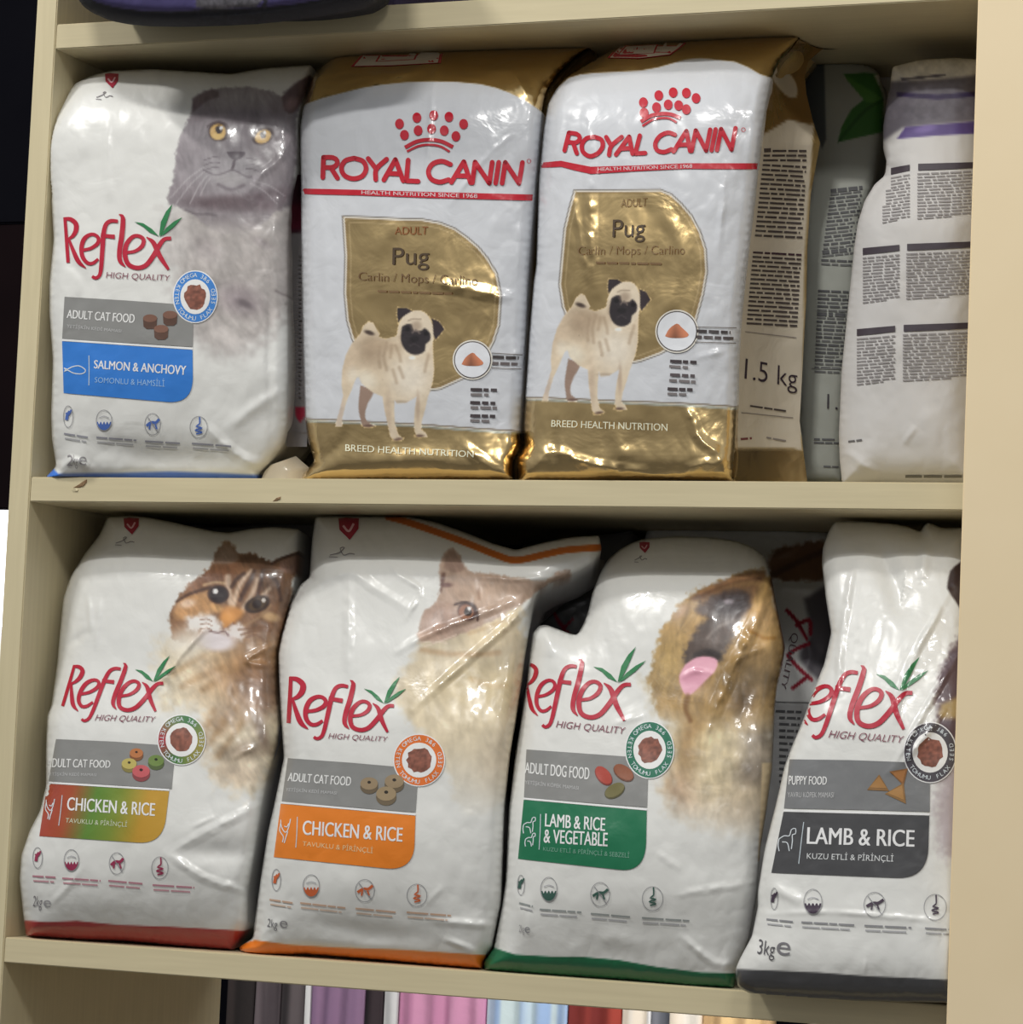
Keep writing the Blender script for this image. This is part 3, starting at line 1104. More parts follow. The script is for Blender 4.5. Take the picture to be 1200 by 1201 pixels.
    c.blob(200, 900, 130, 110, h255(214, 206, 192), 0, 0.8, 0.8)
    c.line([(370, 800), (440, 815), (485, 800), (520, 835)], 12, h255(110, 84, 84), 0.8, 2)
    for yy in (700, 735, 770):
        c.line([(300, yy + 15), (350, yy + 5), (390, yy + 25)], 9, h255(120, 84, 64), 0.7, 1.5)
    for p in ([(600, 790), (700, 780), (830, 760)], [(620, 830), (720, 800), (850, 800)], [(660, 850), (740, 830), (800, 870)]):
        c.line(p, 16, h255(112, 80, 58), 0.7, 3)
    c.blob(850, 690, 70, 34, h255(206, 172, 128), 15, 0.8, 0.6, M)
    c.line([(640, 760), (780, 680), (850, 600)], 18, h255(150, 120, 90), 0.7, 3)
    c.blob(442, 514, 84, 72, h255(62, 44, 40), 0, 1, 0.12)
    c.blob(445, 515, 66, 60, h255(40, 30, 32), 0, 1, 0.2)
    c.blob(418, 490, 20, 20, h255(230, 226, 222), 0, 0.95, 0.4)
    c.blob(745, 592, 104, 62, h255(58, 44, 38), -22, 1, 0.15)
    c.blob(745, 592, 72, 42, h255(88, 70, 50), -22, 0.8, 0.3)
    c.blob(742, 590, 36, 36, h255(40, 30, 30), 0, 0.9, 0.3)
    c.blob(795, 560, 15, 15, h255(220, 216, 210), 0, 0.9, 0.4)


def pic_cream_cat(c):
    c.T(470, 620, 5.217)
    body = c.poly([(240, 600), (120, 700), (70, 800), (0, 900), (-40, 1000), (60, 1180), (180, 1300), (280, 1500), (340, 1700), (470, 1760), (620, 1680), (720, 1500), (740, 1200), (765, 900), (775, 720), (735, 600), (720, 480), (500, 500)], h255(190, 177, 152), 1, 7, 6, 8, mask=1 - sstep(850, 985, c.Y))
    c.blob(500, 1000, 300, 150, h255(184, 166, 126), -10, 0.8, 0.9, body)
    c.blob(560, 620, 160, 100, h255(212, 194, 160), -30, 0.8, 0.8, body)
    c.blob(640, 1500, 160, 200, h255(200, 184, 160), 0, 0.8, 0.9, body)
    c.blob(300, 1200, 180, 160, h255(214, 200, 172), 0, 0.8, 0.9, body)
    c.line([(120, 740), (280, 765), (460, 770), (600, 760)], 22, h255(160, 130, 96), 0.6, 8, body)
    c.line([(430, 920), (560, 960), (640, 960)], 22, h255(176, 150, 106), 0.6, 8, body)
    c.line([(420, 640), (540, 600), (620, 560)], 18, h255(180, 152, 114), 0.6, 6, body)
    head = c.poly([(240, 380), (240, 240), (262, 150), (310, 120), (350, 150), (410, 250), (520, 270), (700, 300), (880, 320), (960, 270), (1035, 258), (1030, 320), (930, 330), (850, 380), (740, 460), (600, 545), (440, 620), (330, 660), (230, 690), (130, 690), (100, 660), (125, 580), (140, 510), (210, 450)], h255(164, 141, 125), 1, 2, 2, 4)
    M = head
    c.blob(240, 560, 110, 90, h255(150, 122, 108), 0, 0.8, 0.8, M)
    c.blob(560, 400, 200, 90, h255(178, 152, 130), 0, 0.7, 0.8, M)
    c.poly([(262, 240), (275, 165), (310, 135), (345, 165), (390, 245), (330, 270)], h255(140, 116, 104), 0.9, 2)
    c.line([(240, 380), (262, 280), (250, 350)], 24, h255(96, 68, 60), 0.8, 4, M)
    c.blob(280, 345, 34, 14, h255(90, 60, 58), 0, 0.7, 0.6)
    c.line([(475, 370), (480, 430)], 16, h255(136, 104, 82), 0.7, 4, M)
    c.line([(690, 300), (850, 330), (960, 275)], 16, h255(196, 172, 150), 0.6, 3, M)
    c.blob(180, 660, 110, 30, h255(184, 156, 138), 10, 0.8, 0.7, M)
    c.fur(M, 70, 0.13, 16, 3, 21)
    c.fur(np.clip(body - head, 0, 1), 75, 0.11, 30, 6, 23)
    c.blob(410, 505, 62, 58, h255(64, 42, 38), 25, 1, 0.15)
    c.blob(400, 510, 46, 46, h255(140, 96, 74), 0, 1, 0.2)
    c.blob(412, 508, 24, 28, h255(38, 26, 26), 0, 1, 0.2)
    c.blob(420, 490, 12, 12, h255(240, 238, 232), 0, 1, 0.4)
    c.line([(330, 465), (400, 450), (465, 500), (470, 560)], 14, h255(60, 40, 36), 0.9, 2)
    for p in ([(150, 720), (240, 690), (340, 650)], [(100, 700), (200, 690), (280, 700)]):
        c.line(p, 8, h255(214, 196, 180), 0.6, 2)


def pic_shepherd(c):
    c.T(740, 820, 3.755)
    body = c.poly([(110, 0), (150, 90), (160, 260), (150, 380), (210, 500), (300, 560), (420, 600), (520, 640), (600, 640), (640, 500), (650, 200), (640, -100), (100, -100)], h255(180, 166, 138), 1, 18, 14, 9, mask=1 - sstep(925, 1000, c.Y))
    c.blob(360, 540, 240, 130, h255(196, 186, 174), 0, 0.9, 0.9, body)
    c.blob(270, 200, 60, 150, h255(126, 92, 48), 8, 0.75, 0.8, body)
    c.blob(220, 400, 90, 90, h255(162, 134, 108), 0, 0.7, 0.9, body)
    c.blob(380, 330, 110, 160, h255(196, 180, 146), 0, 0.8, 0.8, body)
    c.blob(380, 170, 90, 50, h255(206, 190, 154), -20, 0.8, 0.8, body)
    c.blob(540, 330, 80, 60, h255(104, 92, 78), 0, 0.8, 0.8, body)
    c.blob(560, 210, 70, 140, h255(150, 138, 124), 0, 0.8, 0.9, body)
    c.blob(500, 480, 120, 110, h255(160, 142, 116), 0, 0.6, 0.9, body)
    c.T(740, 640, 5.4545)
    head = c.poly([(860, 160), (760, 160), (640, 200), (520, 250), (420, 290), (330, 360), (270, 450), (190, 550), (175, 640), (140, 740), (120, 860), (150, 1000), (200, 1100), (500, 1180), (900, 1180), (950, 900), (985, 690), (960, 520), (930, 380), (900, 210)], h255(158, 128, 82), 1, 4, 5, 5, mask=1 - 0.95 * sstep(815, 872, c.Y))
    M = head
    c.blob(300, 560, 140, 150, h255(172, 140, 92), -50, 0.8, 0.8, M)
    c.blob(320, 420, 60, 34, h255(176, 144, 118), -35, 0.8, 0.8, M)
    c.blob(240, 760, 120, 180, h255(168, 142, 92), 10, 0.8, 0.9, M)
    c.blob(560, 900, 200, 200, h255(146, 116, 68), 0, 0.7, 0.9, M)
    c.blob(800, 850, 140, 190, h255(116, 98, 72), 20, 0.85, 0.8, M)
    c.blob(720, 1000, 60, 90, h255(84, 66, 46), 20, 0.7, 0.8, M)
    c.blob(830, 560, 110, 180, h255(182, 148, 98), 5, 0.9, 0.7, M)
    c.blob(860, 440, 60, 90, h255(190, 156, 112), 0, 0.8, 0.7, M)
    c.poly([(860, 165), (760, 168), (640, 205), (520, 255), (430, 300), (380, 340), (450, 350), (620, 260), (760, 230), (840, 230)], h255(92, 64, 48), 0.9, 4)
    c.line([(440, 300), (600, 235), (760, 195), (850, 185)], 24, h255(160, 120, 84), 0.7, 5, M)
    c.poly([(480, 330), (560, 270), (680, 240), (820, 250), (780, 350), (720, 450), (600, 480), (480, 440), (420, 410)], h255(112, 82, 60), 0.8, 6)
    # muzzle
    mz = c.poly([(420, 390), (500, 330), (620, 300), (740, 290), (760, 350), (710, 450), (660, 560), (600, 680), (560, 730), (480, 710), (400, 740), (345, 770), (340, 700), (370, 620), (420, 540), (480, 470), (430, 430)], h255(78, 66, 62), 0.95, 5, 4)
    c.blob(640, 370, 110, 75, h255(52, 42, 44), -10, 0.95, 0.5)
    c.blob(625, 358, 30, 16, h255(150, 142, 148), 0, 0.8, 0.6)
    c.blob(560, 560, 110, 60, h255(104, 92, 86), -30, 0.7, 0.8)
    c.line([(490, 590), (560, 520), (660, 480)], 18, h255(134, 124, 118), 0.7, 4)
    c.poly([(400, 690), (480, 660), (580, 690), (560, 740), (480, 720), (400, 745)], h255(46, 38, 36), 0.9, 3)
    c.line([(900, 220), (940, 420), (985, 650), (970, 760)], 18, h255(86, 54, 38), 0.7, 4)
    c.line([(760, 540), (850, 590), (920, 590)], 20, h255(146, 104, 52), 0.7, 5, M)
    c.fur(M, 100, 0.2, 24, 4, 31)
    c.fur(np.clip(body - head, 0, 1), 85, 0.17, 30, 6, 33)
    c.grain(body, 0.1, 14, 35)
    c.poly([(350, 760), (420, 715), (500, 710), (555, 735), (540, 800), (480, 860), (400, 940), (355, 960), (320, 900), (310, 830)], h255(212, 156, 172), 1, 1.5)
    c.blob(400, 850, 60, 70, h255(196, 136, 156), 30, 0.6, 0.8)
    c.line([(365, 960), (350, 1040), (380, 1120)], 26, h255(112, 76, 36), 0.8, 6)


def pic_pug(c, fn=None):
    c.T(380, 350, 6.674)
    if fn is not None:
        f0 = c.f
        c.f = lambda p: fn(f0(p))
    sk = 0.8
    c.poly([(285, 680), (340, 700), (390, 735), (345, 820), (322, 900), (335, 960), (392, 1000), (310, 1008), (288, 950), (270, 850)], h255(138, 116, 102), 1, sk)
    body = c.poly([(285, 275), (308, 215), (350, 180), (385, 192), (437, 280), (428, 300), (480, 318), (560, 296), (600, 250), (850, 250), (852, 380), (862, 560), (852, 650), (832, 720), (812, 780), (792, 870), (766, 960), (762, 1025), (800, 1055), (812, 1083), (735, 1088), (710, 1040), (705, 960), (712, 860), (726, 770), (690, 790), (640, 820), (570, 822), (553, 790), (550, 880), (556, 980), (582, 1065), (625, 1100), (560, 1115), (520, 1085), (503, 1000), (475, 880), (458, 768), (380, 735), (300, 670), (272, 610), (252, 625), (212, 725), (172, 820), (142, 940), (142, 1003), (90, 1002), (98, 960), (125, 870), (150, 760), (138, 680), (143, 560), (170, 450), (220, 350)], h255(198, 182, 158), 1, sk, smooth=False)
    B = body
    c.blob(360, 420, 110, 100, h255(146, 126, 104), 30, 0.75, 0.9, B)
    c.blob(450, 360, 120, 50, h255(160, 140, 116), 10, 0.7, 0.9, B)
    c.blob(200, 500, 60, 120, h255(186, 166, 142), 0, 0.6, 0.9, B)
    c.blob(330, 640, 80, 60, h255(214, 206, 188), 30, 0.8, 0.8, B)
    c.blob(680, 620, 140, 150, h255(212, 204, 190), 0, 0.8, 0.8, B)
    c.blob(220, 600, 40, 60, h255(214, 206, 190), 0, 0.6, 0.8, B)
    c.blob(120, 880, 40, 100, h255(170, 156, 150), 0, 0.6, 0.8, B)
    c.blob(500, 900, 24, 160, h255(176, 156, 136), 0, 0.6, 0.8, B)
    c.blob(735, 850, 16, 110, h255(166, 146, 128), 0, 0.7, 0.7, B)
    c.blob(600, 810, 60, 14, h255(150, 136, 120), 0, 0.6, 0.7, B)
    for p in ([(440, 380), (430, 460), (440, 540)], [(490, 350), (470, 450), (490, 560)], [(530, 370), (520, 460)], [(560, 370), (590, 440), (600, 490)], [(590, 540), (620, 620)], [(820, 440), (800, 520), (790, 570)], [(540, 560), (570, 660)]):
        c.line(p, 16, h255(150, 130, 108), 0.5, 5, B)
    c.blob(355, 268, 40, 17, h255(58, 46, 42), 18, 0.9, 0.5)
    c.blob(580, 1103, 34, 12, h255(84, 62, 52), -10, 0.8, 0.6)
    c.blob(750, 1075, 34, 12, h255(84, 62, 52), 0, 0.8, 0.6)
    c.blob(350, 998, 40, 10, h255(84, 62, 54), 0, 0.8, 0.6)
    H = c.poly([(588, 195), (620, 140), (680, 102), (760, 97), (820, 140), (852, 220), (858, 320), (822, 405), (765, 455), (690, 478), (625, 425), (582, 345), (575, 260)], h255(206, 192, 170), 1, sk)
    c.blob(600, 330, 30, 80, h255(168, 148, 124), 0, 0.6, 0.8, H)
    c.grain(np.maximum(B, H), 0.045, 6, 41)
    c.poly([(612, 220), (650, 200), (690, 205), (705, 250), (765, 250), (790, 232), (832, 275), (830, 330), (795, 360), (790, 410), (740, 440), (680, 435), (630, 395), (602, 330), (605, 260)], h255(44, 39, 42), 1, 1.2)
    c.blob(725, 215, 40, 40, h255(150, 132, 114), 0, 0.7, 0.7)
    c.line([(660, 175), (700, 160), (760, 165)], 12, h255(150, 134, 116), 0.8, 1.5)
    c.line([(690, 270), (720, 245), (750, 275)], 12, h255(110, 98, 92), 0.8, 1.5)
    c.blob(655, 240, 20, 18, h255(24, 20, 22), 0, 1, 0.4)
    c.blob(800, 275, 20, 18, h255(24, 20, 22), 0, 1, 0.4)
    c.blob(708, 318, 36, 22, h255(28, 24, 26), 0, 1, 0.4)
    c.line([(672, 372), (708, 356), (748, 378)], 7, h255(66, 59, 62), 0.7, 2)
    c.blob(690, 464, 26, 14, h255(232, 226, 214), 0, 0.9, 0.5)
    c.poly([(574, 72), (650, 75), (692, 98), (640, 128), (612, 150), (582, 190), (572, 130)], h255(46, 39, 42), 1, sk, smooth=False)
    c.poly([(840, 155), (900, 178), (944, 240), (905, 290), (872, 326), (858, 290), (852, 210)], h255(50, 41, 44), 1, sk, smooth=False)

# ================================================================== print layouts
RED = h255(166, 20, 46)
GREYP = h255(124, 124, 122)
GREEN = h255(36, 112, 66)
LOGO_A = [(74.5, 254.7), (201, 278), (79.5, 308), (199.5, 316)]
ZL_ = lambda p: np.c_[np.asarray(p, float)[:, :2] / 6.667 + [60, 230], np.asarray(p, float)[:, 2:] / 6.667]


def letter_logo(S, quad, col=RED):
    D = Prints(S)
    H = homog(LOGO_A, quad)
    D.map = H
    st = lambda pts, w_=28: D.stroke(np.c_[ZL_(np.array(pts)[:, :2]), (np.array(pts)[:, 2] if len(pts[0]) > 2 else np.full(len(pts), w_)) / 6.667], 1, col, 3)
    st([(106, 165, 24), (116, 290, 26), (124, 400, 28), (132, 520, 26)])
    st([(98, 176, 22), (150, 180, 32), (192, 215, 38), (193, 268, 38), (168, 312, 28), (132, 335, 16)])
    st([(136, 330, 16), (172, 425, 30), (214, 512, 34), (270, 562, 8)])
    st([(243, 423, 24), (310, 407, 26), (362, 370, 30), (370, 330, 30), (342, 302, 26), (300, 302, 28), (255, 338, 34), (236, 410, 34), (248, 480, 32), (288, 524, 28), (330, 522, 26), (368, 490, 20)])
    st([(522, 197, 26), (470, 193, 30), (430, 218, 32), (410, 290, 36), (400, 420, 36), (390, 560, 32), (376, 622, 28), (345, 640, 26), (320, 626, 24)])
    st([(388, 305, 30), (440, 312, 30), (497, 318, 34)])
    st([(530, 142, 6), (560, 170, 34), (553, 300, 40), (534, 430, 38), (540, 508, 34), (580, 552, 8)])
    st([(588, 442, 24), (660, 428, 26), (712, 388, 32), (722, 340, 32), (688, 312, 28), (640, 316, 30), (592, 370, 36), (576, 450, 38), (602, 530, 36), (670, 560, 34), (740, 540, 36), (800, 465, 38), (848, 380, 36), (888, 335, 30), (938, 330, 28)])
    st([(745, 320, 8), (800, 365, 36), (850, 470, 38), (918, 574, 22)])
    D.flush('brand_lettering')
    zz = lambda p: ZL_(np.array(p, float))
    D.poly(zz([(650, 200), (720, 212), (790, 258), (842, 314), (770, 284), (718, 238)]), GREEN, 3, g=3)
    D.poly(zz([(843, 314), (858, 200), (898, 120), (948, 62), (908, 190), (872, 282)]), GREEN, 3, g=3)
    D.poly(zz([(846, 318), (898, 250), (960, 198), (1028, 163), (962, 238), (884, 300)]), GREEN, 3, g=3)
    D.flush('leaf_emblem')
    D.text('HIGH QUALITY', *zz([(432, 592), (932, 618), (428, 648), (928, 670)]), h255(120, 62, 78), 3, -0.006, 0.1)
    D.flush('quality_lettering')


def quad4(q):
    return q[0], q[1], q[2], q[3]


def reflex_print(S, R):
    letter_logo(S, R['logo'])
    D = Prints(S)
    g = R['grey']
    D.poly(g, GREYP if 'gcol' not in R else R['gcol'], 1)
    for t, q, dim in R['gtext']:
        D.text(t, *q, h255(214, 214, 212) if not dim else h255(176, 176, 176), 3, 0.012 if not dim else 0.0)
    D.flush('grey_product_band', 'grey band with white product lettering')
    tl, tr, br, bl = [np.array(a, float) for a in R['flav']]
    p = [tl, tr, tr + (br - tr) * 0.5]
    a, b = tr + (br - tr) * 0.5, bl + (br - bl) * 0.80
    for t in np.linspace(0.1, 0.9, 9):
        p.append((1 - t) ** 2 * a + 2 * t * (1 - t) * br + t * t * b)
    p += [b, bl]
    D.poly(p, R['fcol'], 1)
    ex = (tr - tl) / np.linalg.norm(tr - tl)
    up = (tl - bl) / np.linalg.norm(tl - bl)
    D.stroke([tl + up * 1.6, (tl + tr) / 2 + up * 1.6, tr + up * 1.6], 2.2, h255(222, 224, 222), 2)
    for t, q, dim in R['ftext']:
        D.text(t, *q, h255(226, 228, 226) if not dim else R.get('fdim', h255(190, 196, 200)), 3, 0.012 if not dim else -0.004)
    D.stroke(R['div'], 1.0, h255(176, 186, 192), 3)
    for s_ in R['animal']:
        D.stroke(s_, 1.1, h255(196, 202, 206), 3)
    D.flush('flavour_panel', R['flabel'])
    # seal
    cx, cy, rx, ry = R['seal']
    D._disc(cx, cy, rx, ry, h255(214, 216, 214), 2, 40)
    D._disc(cx, cy, rx - 1.3, ry - 1.3, R['scol'], 3, 40)
    D._disc(cx, cy, rx * 0.66, ry * 0.66, h255(218, 216, 212), 4, 36)
    D.arc_text('OMEGA 3&6', cx, cy, rx * 0.82, ry * 0.82, -140, -40, 5.0, h255(198, 206, 210), 4)
    D.arc_text('FLAX SEED', cx, cy, rx * 0.82, ry * 0.82, 75, -22, 5.0, h255(198, 206, 210), 4, True)
    D.arc_text('KETEN TOHUMU', cx, cy, rx * 0.82, ry * 0.82, 212, 88, 5.0, h255(198, 206, 210), 4, True)
    rnd = random.Random(int(cx))
    a_ = np.linspace(0, 2 * math.pi, 22, endpoint=False)
    rr = np.array([0.47 + rnd.uniform(-0.05, 0.05) for _ in a_])
    D.poly(np.c_[cx + rx * rr * np.cos(a_), cy + ry * rr * np.sin(a_)],
           lambda V: np.array(h255(122, 76, 62)) * (0.72 + 0.56 * fbm(V[:, 0] / 3.2, V[:, 1] / 3.2, 5, 2))[:, None], 5, g=1.8)
    D.flush('round_seal', R['slabel'])
    # kibble pictures
    for k in R['kib']:
        kind, x, y, r, col = k
        c1 = np.array(h255(*col[:3]))
        if kind == 'cyl':
            D.poly([(x - r, y - r * 0.5), (x - r * 0.92, y + r * 0.7), (x - r * 0.5, y + r * 1.05), (x + r * 0.5, y + r * 1.05), (x + r * 0.92, y + r * 0.7), (x + r, y - r * 0.5)], c1 * 0.72, 4, g=3)
            D._disc(x, y - r * 0.45, r, r * 0.55, c1, 5, 20)
        elif kind == 'ring':
            D._disc(x, y + r * 0.25, r, r * 0.82, c1 * 0.7, 4, 20)
            D._disc(x, y - r * 0.1, r * 0.98, r * 0.7, c1, 5, 20)
            D._disc(x, y - r * 0.25, r * 0.2, r * 0.16, c1 * 0.3, 6, 10)
        elif kind == 'bean':
            a0 = math.radians(col[3]) if len(col) > 3 else 0
            c1 = np.array(h255(*col[:3]))
            D._disc(x, y + 1, r, r * 0.62, c1 * 0.75, 4, 20, 0, a0)
            D._disc(x, y, r * 0.95, r * 0.55, c1, 5, 20, 0, a0)
        else:
            D.poly([(x + a * r, y + b * r) for a, b in kind], c1, 4, g=3)
            D.poly([(x + a * r * 0.8, y - 1 + b * r * 0.7) for a, b in kind], np.minimum(c1 * 1.2, 1), 5, g=3)
    D.flush('kibble_picture')
    # feature icons
    ic = R['icol']
    for i, (x, y, rx_, ry_) in enumerate(R['icons']):
        D.ring(x, y, rx_, ry_, 0.8, h255(140, 140, 142), 3)
        if i == 0:
            D.stroke([(x - 2, y + 4), (x - 1, y - 2), (x + 2, y - 6)], 3.5, ic, 4)
            D.stroke([(x - 3, y - 4), (x + 1, y - 3), (x + 3.5, y - 8)], 2.0, ic, 4)
        elif i == 1:
            an = np.radians(np.linspace(8, 172, 16))
            D.poly(np.c_[x + (rx_ - 1) * np.cos(an), y + (ry_ - 1) * np.sin(an)], ic, 4, g=3)
            for k in range(4):
                xx = x - rx_ * 0.6 + k * rx_ * 0.4
                D.poly([(xx - 1.6, y + 1.5), (xx + 1.6, y + 1.5), (xx, y + 5)], h255(205, 205, 204), 5, g=2)
            D.stroke([(x - rx_ * 0.6, y - 3), (x, y - 5), (x + rx_ * 0.6, y - 3)], 1.0, h255(160, 160, 164), 4)
        elif i == 2:
            D.stroke([(x - rx_ * 0.75, y + 2), (x - 2, y - 2), (x + 4, y - 2), (x + rx_ * 0.8, y - 6)], 3.2, ic, 4)
            D.stroke([(x - 3, y), (x - 4, y + 6)], 2.0, ic, 4)
            D.stroke([(x + 3, y), (x + 5, y + 6)], 2.0, ic, 4)
            D.stroke([(x - rx_ * 0.6, y - ry_ * 0.65), (x + rx_ * 0.6, y + ry_ * 0.7)], 0.9, h255(130, 130, 134), 5)
        else:
            D.stroke([(x + 1, y - ry_ + 1), (x + 1, y - 4), (x - 3, y - 1), (x + 4, y + 1), (x - 4, y + 3.5), (x + 4, y + 6), (x - 3, y + 8)], 1.7, ic, 4)
    for i, (a, b) in enumerate(R['caps']):
        a, b = np.array(a, float), np.array(b, float)
        D.greek(a, b, 2.0, tuple(0.72 * q + 0.22 for q in R['ccol']), 3 + i, 3, (8, 30))
        D.greek(a + [1, 5.5], a + (b - a) * 0.9 + [1, 5.5], 1.7, R.get('ccol2', h255(160, 160, 162)), 9 + i, 3, (8, 30))
    D.flush('feature_icons')
    if 'kg' in R:
        for t, q, col in R['kg']:
            D.text(t, *q, col, 3, -0.004, 0.0)
        D.flush('weight_lettering')
    hx, hy, hr = R['heart']
    D.poly([(hx - hr, hy - hr), (hx - hr * 0.3, hy - hr * 1.1), (hx + hr, hy - hr), (hx + hr * 0.95, hy), (hx + hr * 0.1, hy + hr * 1.1), (hx - hr * 0.9, hy + hr * 0.1)], h255(150, 34, 58), 3, g=3)
    D.stroke([(hx - hr * 0.55, hy - hr * 0.3), (hx, hy + hr * 0.25), (hx + hr * 0.5, hy - hr * 0.5)], hr * 0.22, h255(214, 170, 178), 4)
    sx_, sy_ = R.get('sig', (hx - 6, hy + hr + 11))
    s_ = hr / 12.0
    D.stroke([(sx_ - 15 * s_, sy_ + 1), (sx_ - 4 * s_, sy_ - 2), (sx_ + 2 * s_, sy_ - 8 * s_), (sx_ - 3 * s_, sy_ - 7 * s_), (sx_ + 1, sy_ + 1), (sx_ + 8 * s_, sy_ - 1), (sx_ + 14 * s_, sy_)], 0.9, h255(120, 116, 120), 3)
    D.stroke([(sx_ - 16 * s_, sy_ + 3), (sx_ - 6 * s_, sy_ + 3.4)], 0.8, h255(140, 136, 140), 3)
    D.flush('maker_emblem')


FISH = [[(75, 431.5), (79, 433), (84, 430.5), (92, 429), (99, 432.5), (100, 436), (95, 438.5), (86, 437.5), (79, 434), (75, 436), (77, 433.5), (75, 431.5)]]


def hen(x, y, s=1.0):
    f = lambda P: [(x + a * s, y + b * s) for a, b in P]
    return [f([(-6, -10), (-5, -2), (-1, 4), (2, 1), (4, -6), (5, -11)]), f([(-6, -6), (-7, 2), (-3, 9), (-4, 15)]), f([(2, 3), (0, 9), (-2, 16)]), f([(-2, -3), (1, -2), (3, -6)])]


def goat(x, y, s=1.0):
    f = lambda P: [(x + a * s, y + b * s) for a, b in P]
    return [f([(-8, -1), (-3, -4), (2, -4), (4, -10), (8, -11), (8, -6), (5, -5), (5, 1), (4, 9)]), f([(-8, -1), (-9, 5), (-8, 11)]), f([(-5, 2), (0, 3), (2, 11)])]


# ================================================================== upper row
UZ = dict(zmin=0.0, zmax=ZU)
LZ = dict(zmin=ZL, zmax=-TH)


def paint_A(c):
    pic_grey_cat(c)
    c.T()
    c.poly([(40, 552), (62, 556), (120, 555), (200, 553), (260, 555), (320, 558), (320, 590), (40, 590)], h255(66, 104, 184), 1, 2, smooth=False)
    c.poly([(40, 545), (62, 549), (74, 562), (40, 575)], h255(50, 110, 200), 1, 1, smooth=False)


A = bag('food_bag', 'white pouch with the grey cat and a blue flavour panel, leftmost on the upper row', 'pet food bag',
        [(97, 93), (112, 87), (130, 83), (180, 81), (230, 84), (270, 87), (310, 80), (366, 76), (361, 105), (352, 135), (350, 170), (349, 205), (344, 228), (340, 260), (339, 330), (339, 430), (338, 500), (334, 522), (322, 540), (304, 556), (304, 566), (200, 566), (56, 566), (54, 559), (66, 547), (64, 534), (61, 515), (60, 487), (62, 422), (58, 367), (58, 333), (63, 280), (60, 233), (54, 175), (57, 155), (64, 137), (78, 112), (88, 98)],
        dict(base=[(75, .048), (100, .038), (140, .026), (300, .018), (440, .014), (500, .017), (545, .022), (570, .024)], tilt=.0105, edge=.011, belly=.010, rough=.0011,
             creases=[([(343, 160), (325, 190), (306, 205), (292, 226)], 2.0, 9, 's'), ([(128, 130), (124, 190), (128, 232)], 1.0, 8, 'r'), ([(240, 500), (285, 538), (330, 548)], 3.0, 14, 's'), ([(270, 500), (310, 470), (336, 455)], 1.5, 10, 'r'), ([(100, 520), (180, 535), (270, 540)], -2.5, 22, 'r'), ([(318, 330), (316, 430), (320, 520)], -1.2, 8, 'r'), ([(75, 300), (100, 330), (90, 360)], -1.0, 10, 'r'), ([(105, 548), (84, 540), (70, 552)], 3, 10, 's')]),
        paint_A, 3, 0.055, side=h255(150, 148, 146), **UZ)
reflex_print(A, dict(
    logo=LOGO_A, grey=[(75.7, 348), (150, 352.5), (226.5, 358), (226, 406.7), (150, 402), (72.8, 397.7)],
    gtext=[('ADULT CAT FOOD', [(79, 363.2), (158.5, 368.5), (78, 373), (157.5, 379)], 0), ('YETİŞKİN KEDİ MAMASI', [(79, 379), (142.5, 385.5), (78, 385.5), (142, 391)], 1)],
    flav=[(72.8, 400.3), (225.8, 410.5), (226.5, 474), (74.6, 461)], fcol=h255(45, 112, 190),
    ftext=[('SALMON & ANCHOVY', [(110.5, 422.2), (218.7, 429), (110, 432), (218, 440)], 0), ('SOMONLU & HAMSİLİ', [(111.5, 440), (193.2, 443.8), (111, 448.5), (193, 453.6)], 1)], fdim=h255(140, 176, 216),
    div=[(104.3, 417), (104.5, 435), (104.2, 452)], animal=FISH, flabel='blue panel with white salmon and anchovy lettering',
    seal=(229, 348, 26.5, 31), scol=h255(58, 120, 190), slabel='blue ringed seal with a brown morsel',
    kib=[('cyl', 176, 377, 8.3, (112, 80, 66)), ('cyl', 199.5, 373, 8.5, (112, 80, 66)), ('cyl', 189, 389.5, 8.5, (118, 84, 70))],
    icol=h255(70, 98, 165), icons=[(80, 488.5, 6, 13), (122, 493, 9.5, 12.5), (179, 497.5, 9.5, 13), (233, 501, 10.5, 13)],
    caps=[((75, 508.5), (103, 513)), ((113, 513), (160, 516.5)), ((170, 517.5), (211, 520)), ((225, 520), (272, 523.5))], ccol=h255(112, 112, 124),
    kg=[('2', [(79, 533), (86, 534), (78, 546), (85, 547)], h255(140, 136, 138)), ('kg', [(86, 533), (92, 534), (85, 549), (91, 550)], h255(150, 148, 150)), ('e', [(93, 535), (102, 536), (92, 545), (101, 546)], h255(130, 128, 130))],
    heart=(131, 94.5, 8), sig=(123, 113)))


def paint_gA(c):
    c.T()
    c.c[:] = h255(112, 110, 112)
    c.poly([(330, 200), (380, 200), (380, 268), (330, 276)], h255(56, 30, 40), 1, 2, smooth=False)
    c.poly([(330, 240), (380, 236), (380, 264), (330, 272)], h255(90, 28, 44), 0.7, 4, smooth=False)
    c.poly([(346, 478), (358, 478), (358, 488), (352, 496), (347, 489)], h255(136, 34, 56), 1, 1, smooth=False)


G_A = gusset(A, 'side_gusset', [(349, 205), (344, 228), (340, 260), (339, 330), (339, 430), (338, 500), (336, 524)], [(366, 205), (364, 228), (362, 260), (361, 330), (361, 430), (361, 500), (360, 524)],
             [(0, .038), (600, .032)], [(0, .055), (600, .050)], paint_gA, 0.004, 14, 0.0, 'grey side with a small red emblem')
D = Prints(G_A)
for i in range(34):
    D.greek((350, 300 + i * 5), (354, 300.3 + i * 5), 1.8, h255(96, 94, 98), i, 2, (2, 4))
D.flush('small_print')
D.stroke([(344, 506), (360, 507)], 0.7, h255(110, 108, 110), 2)
D.flush('printed_rule')
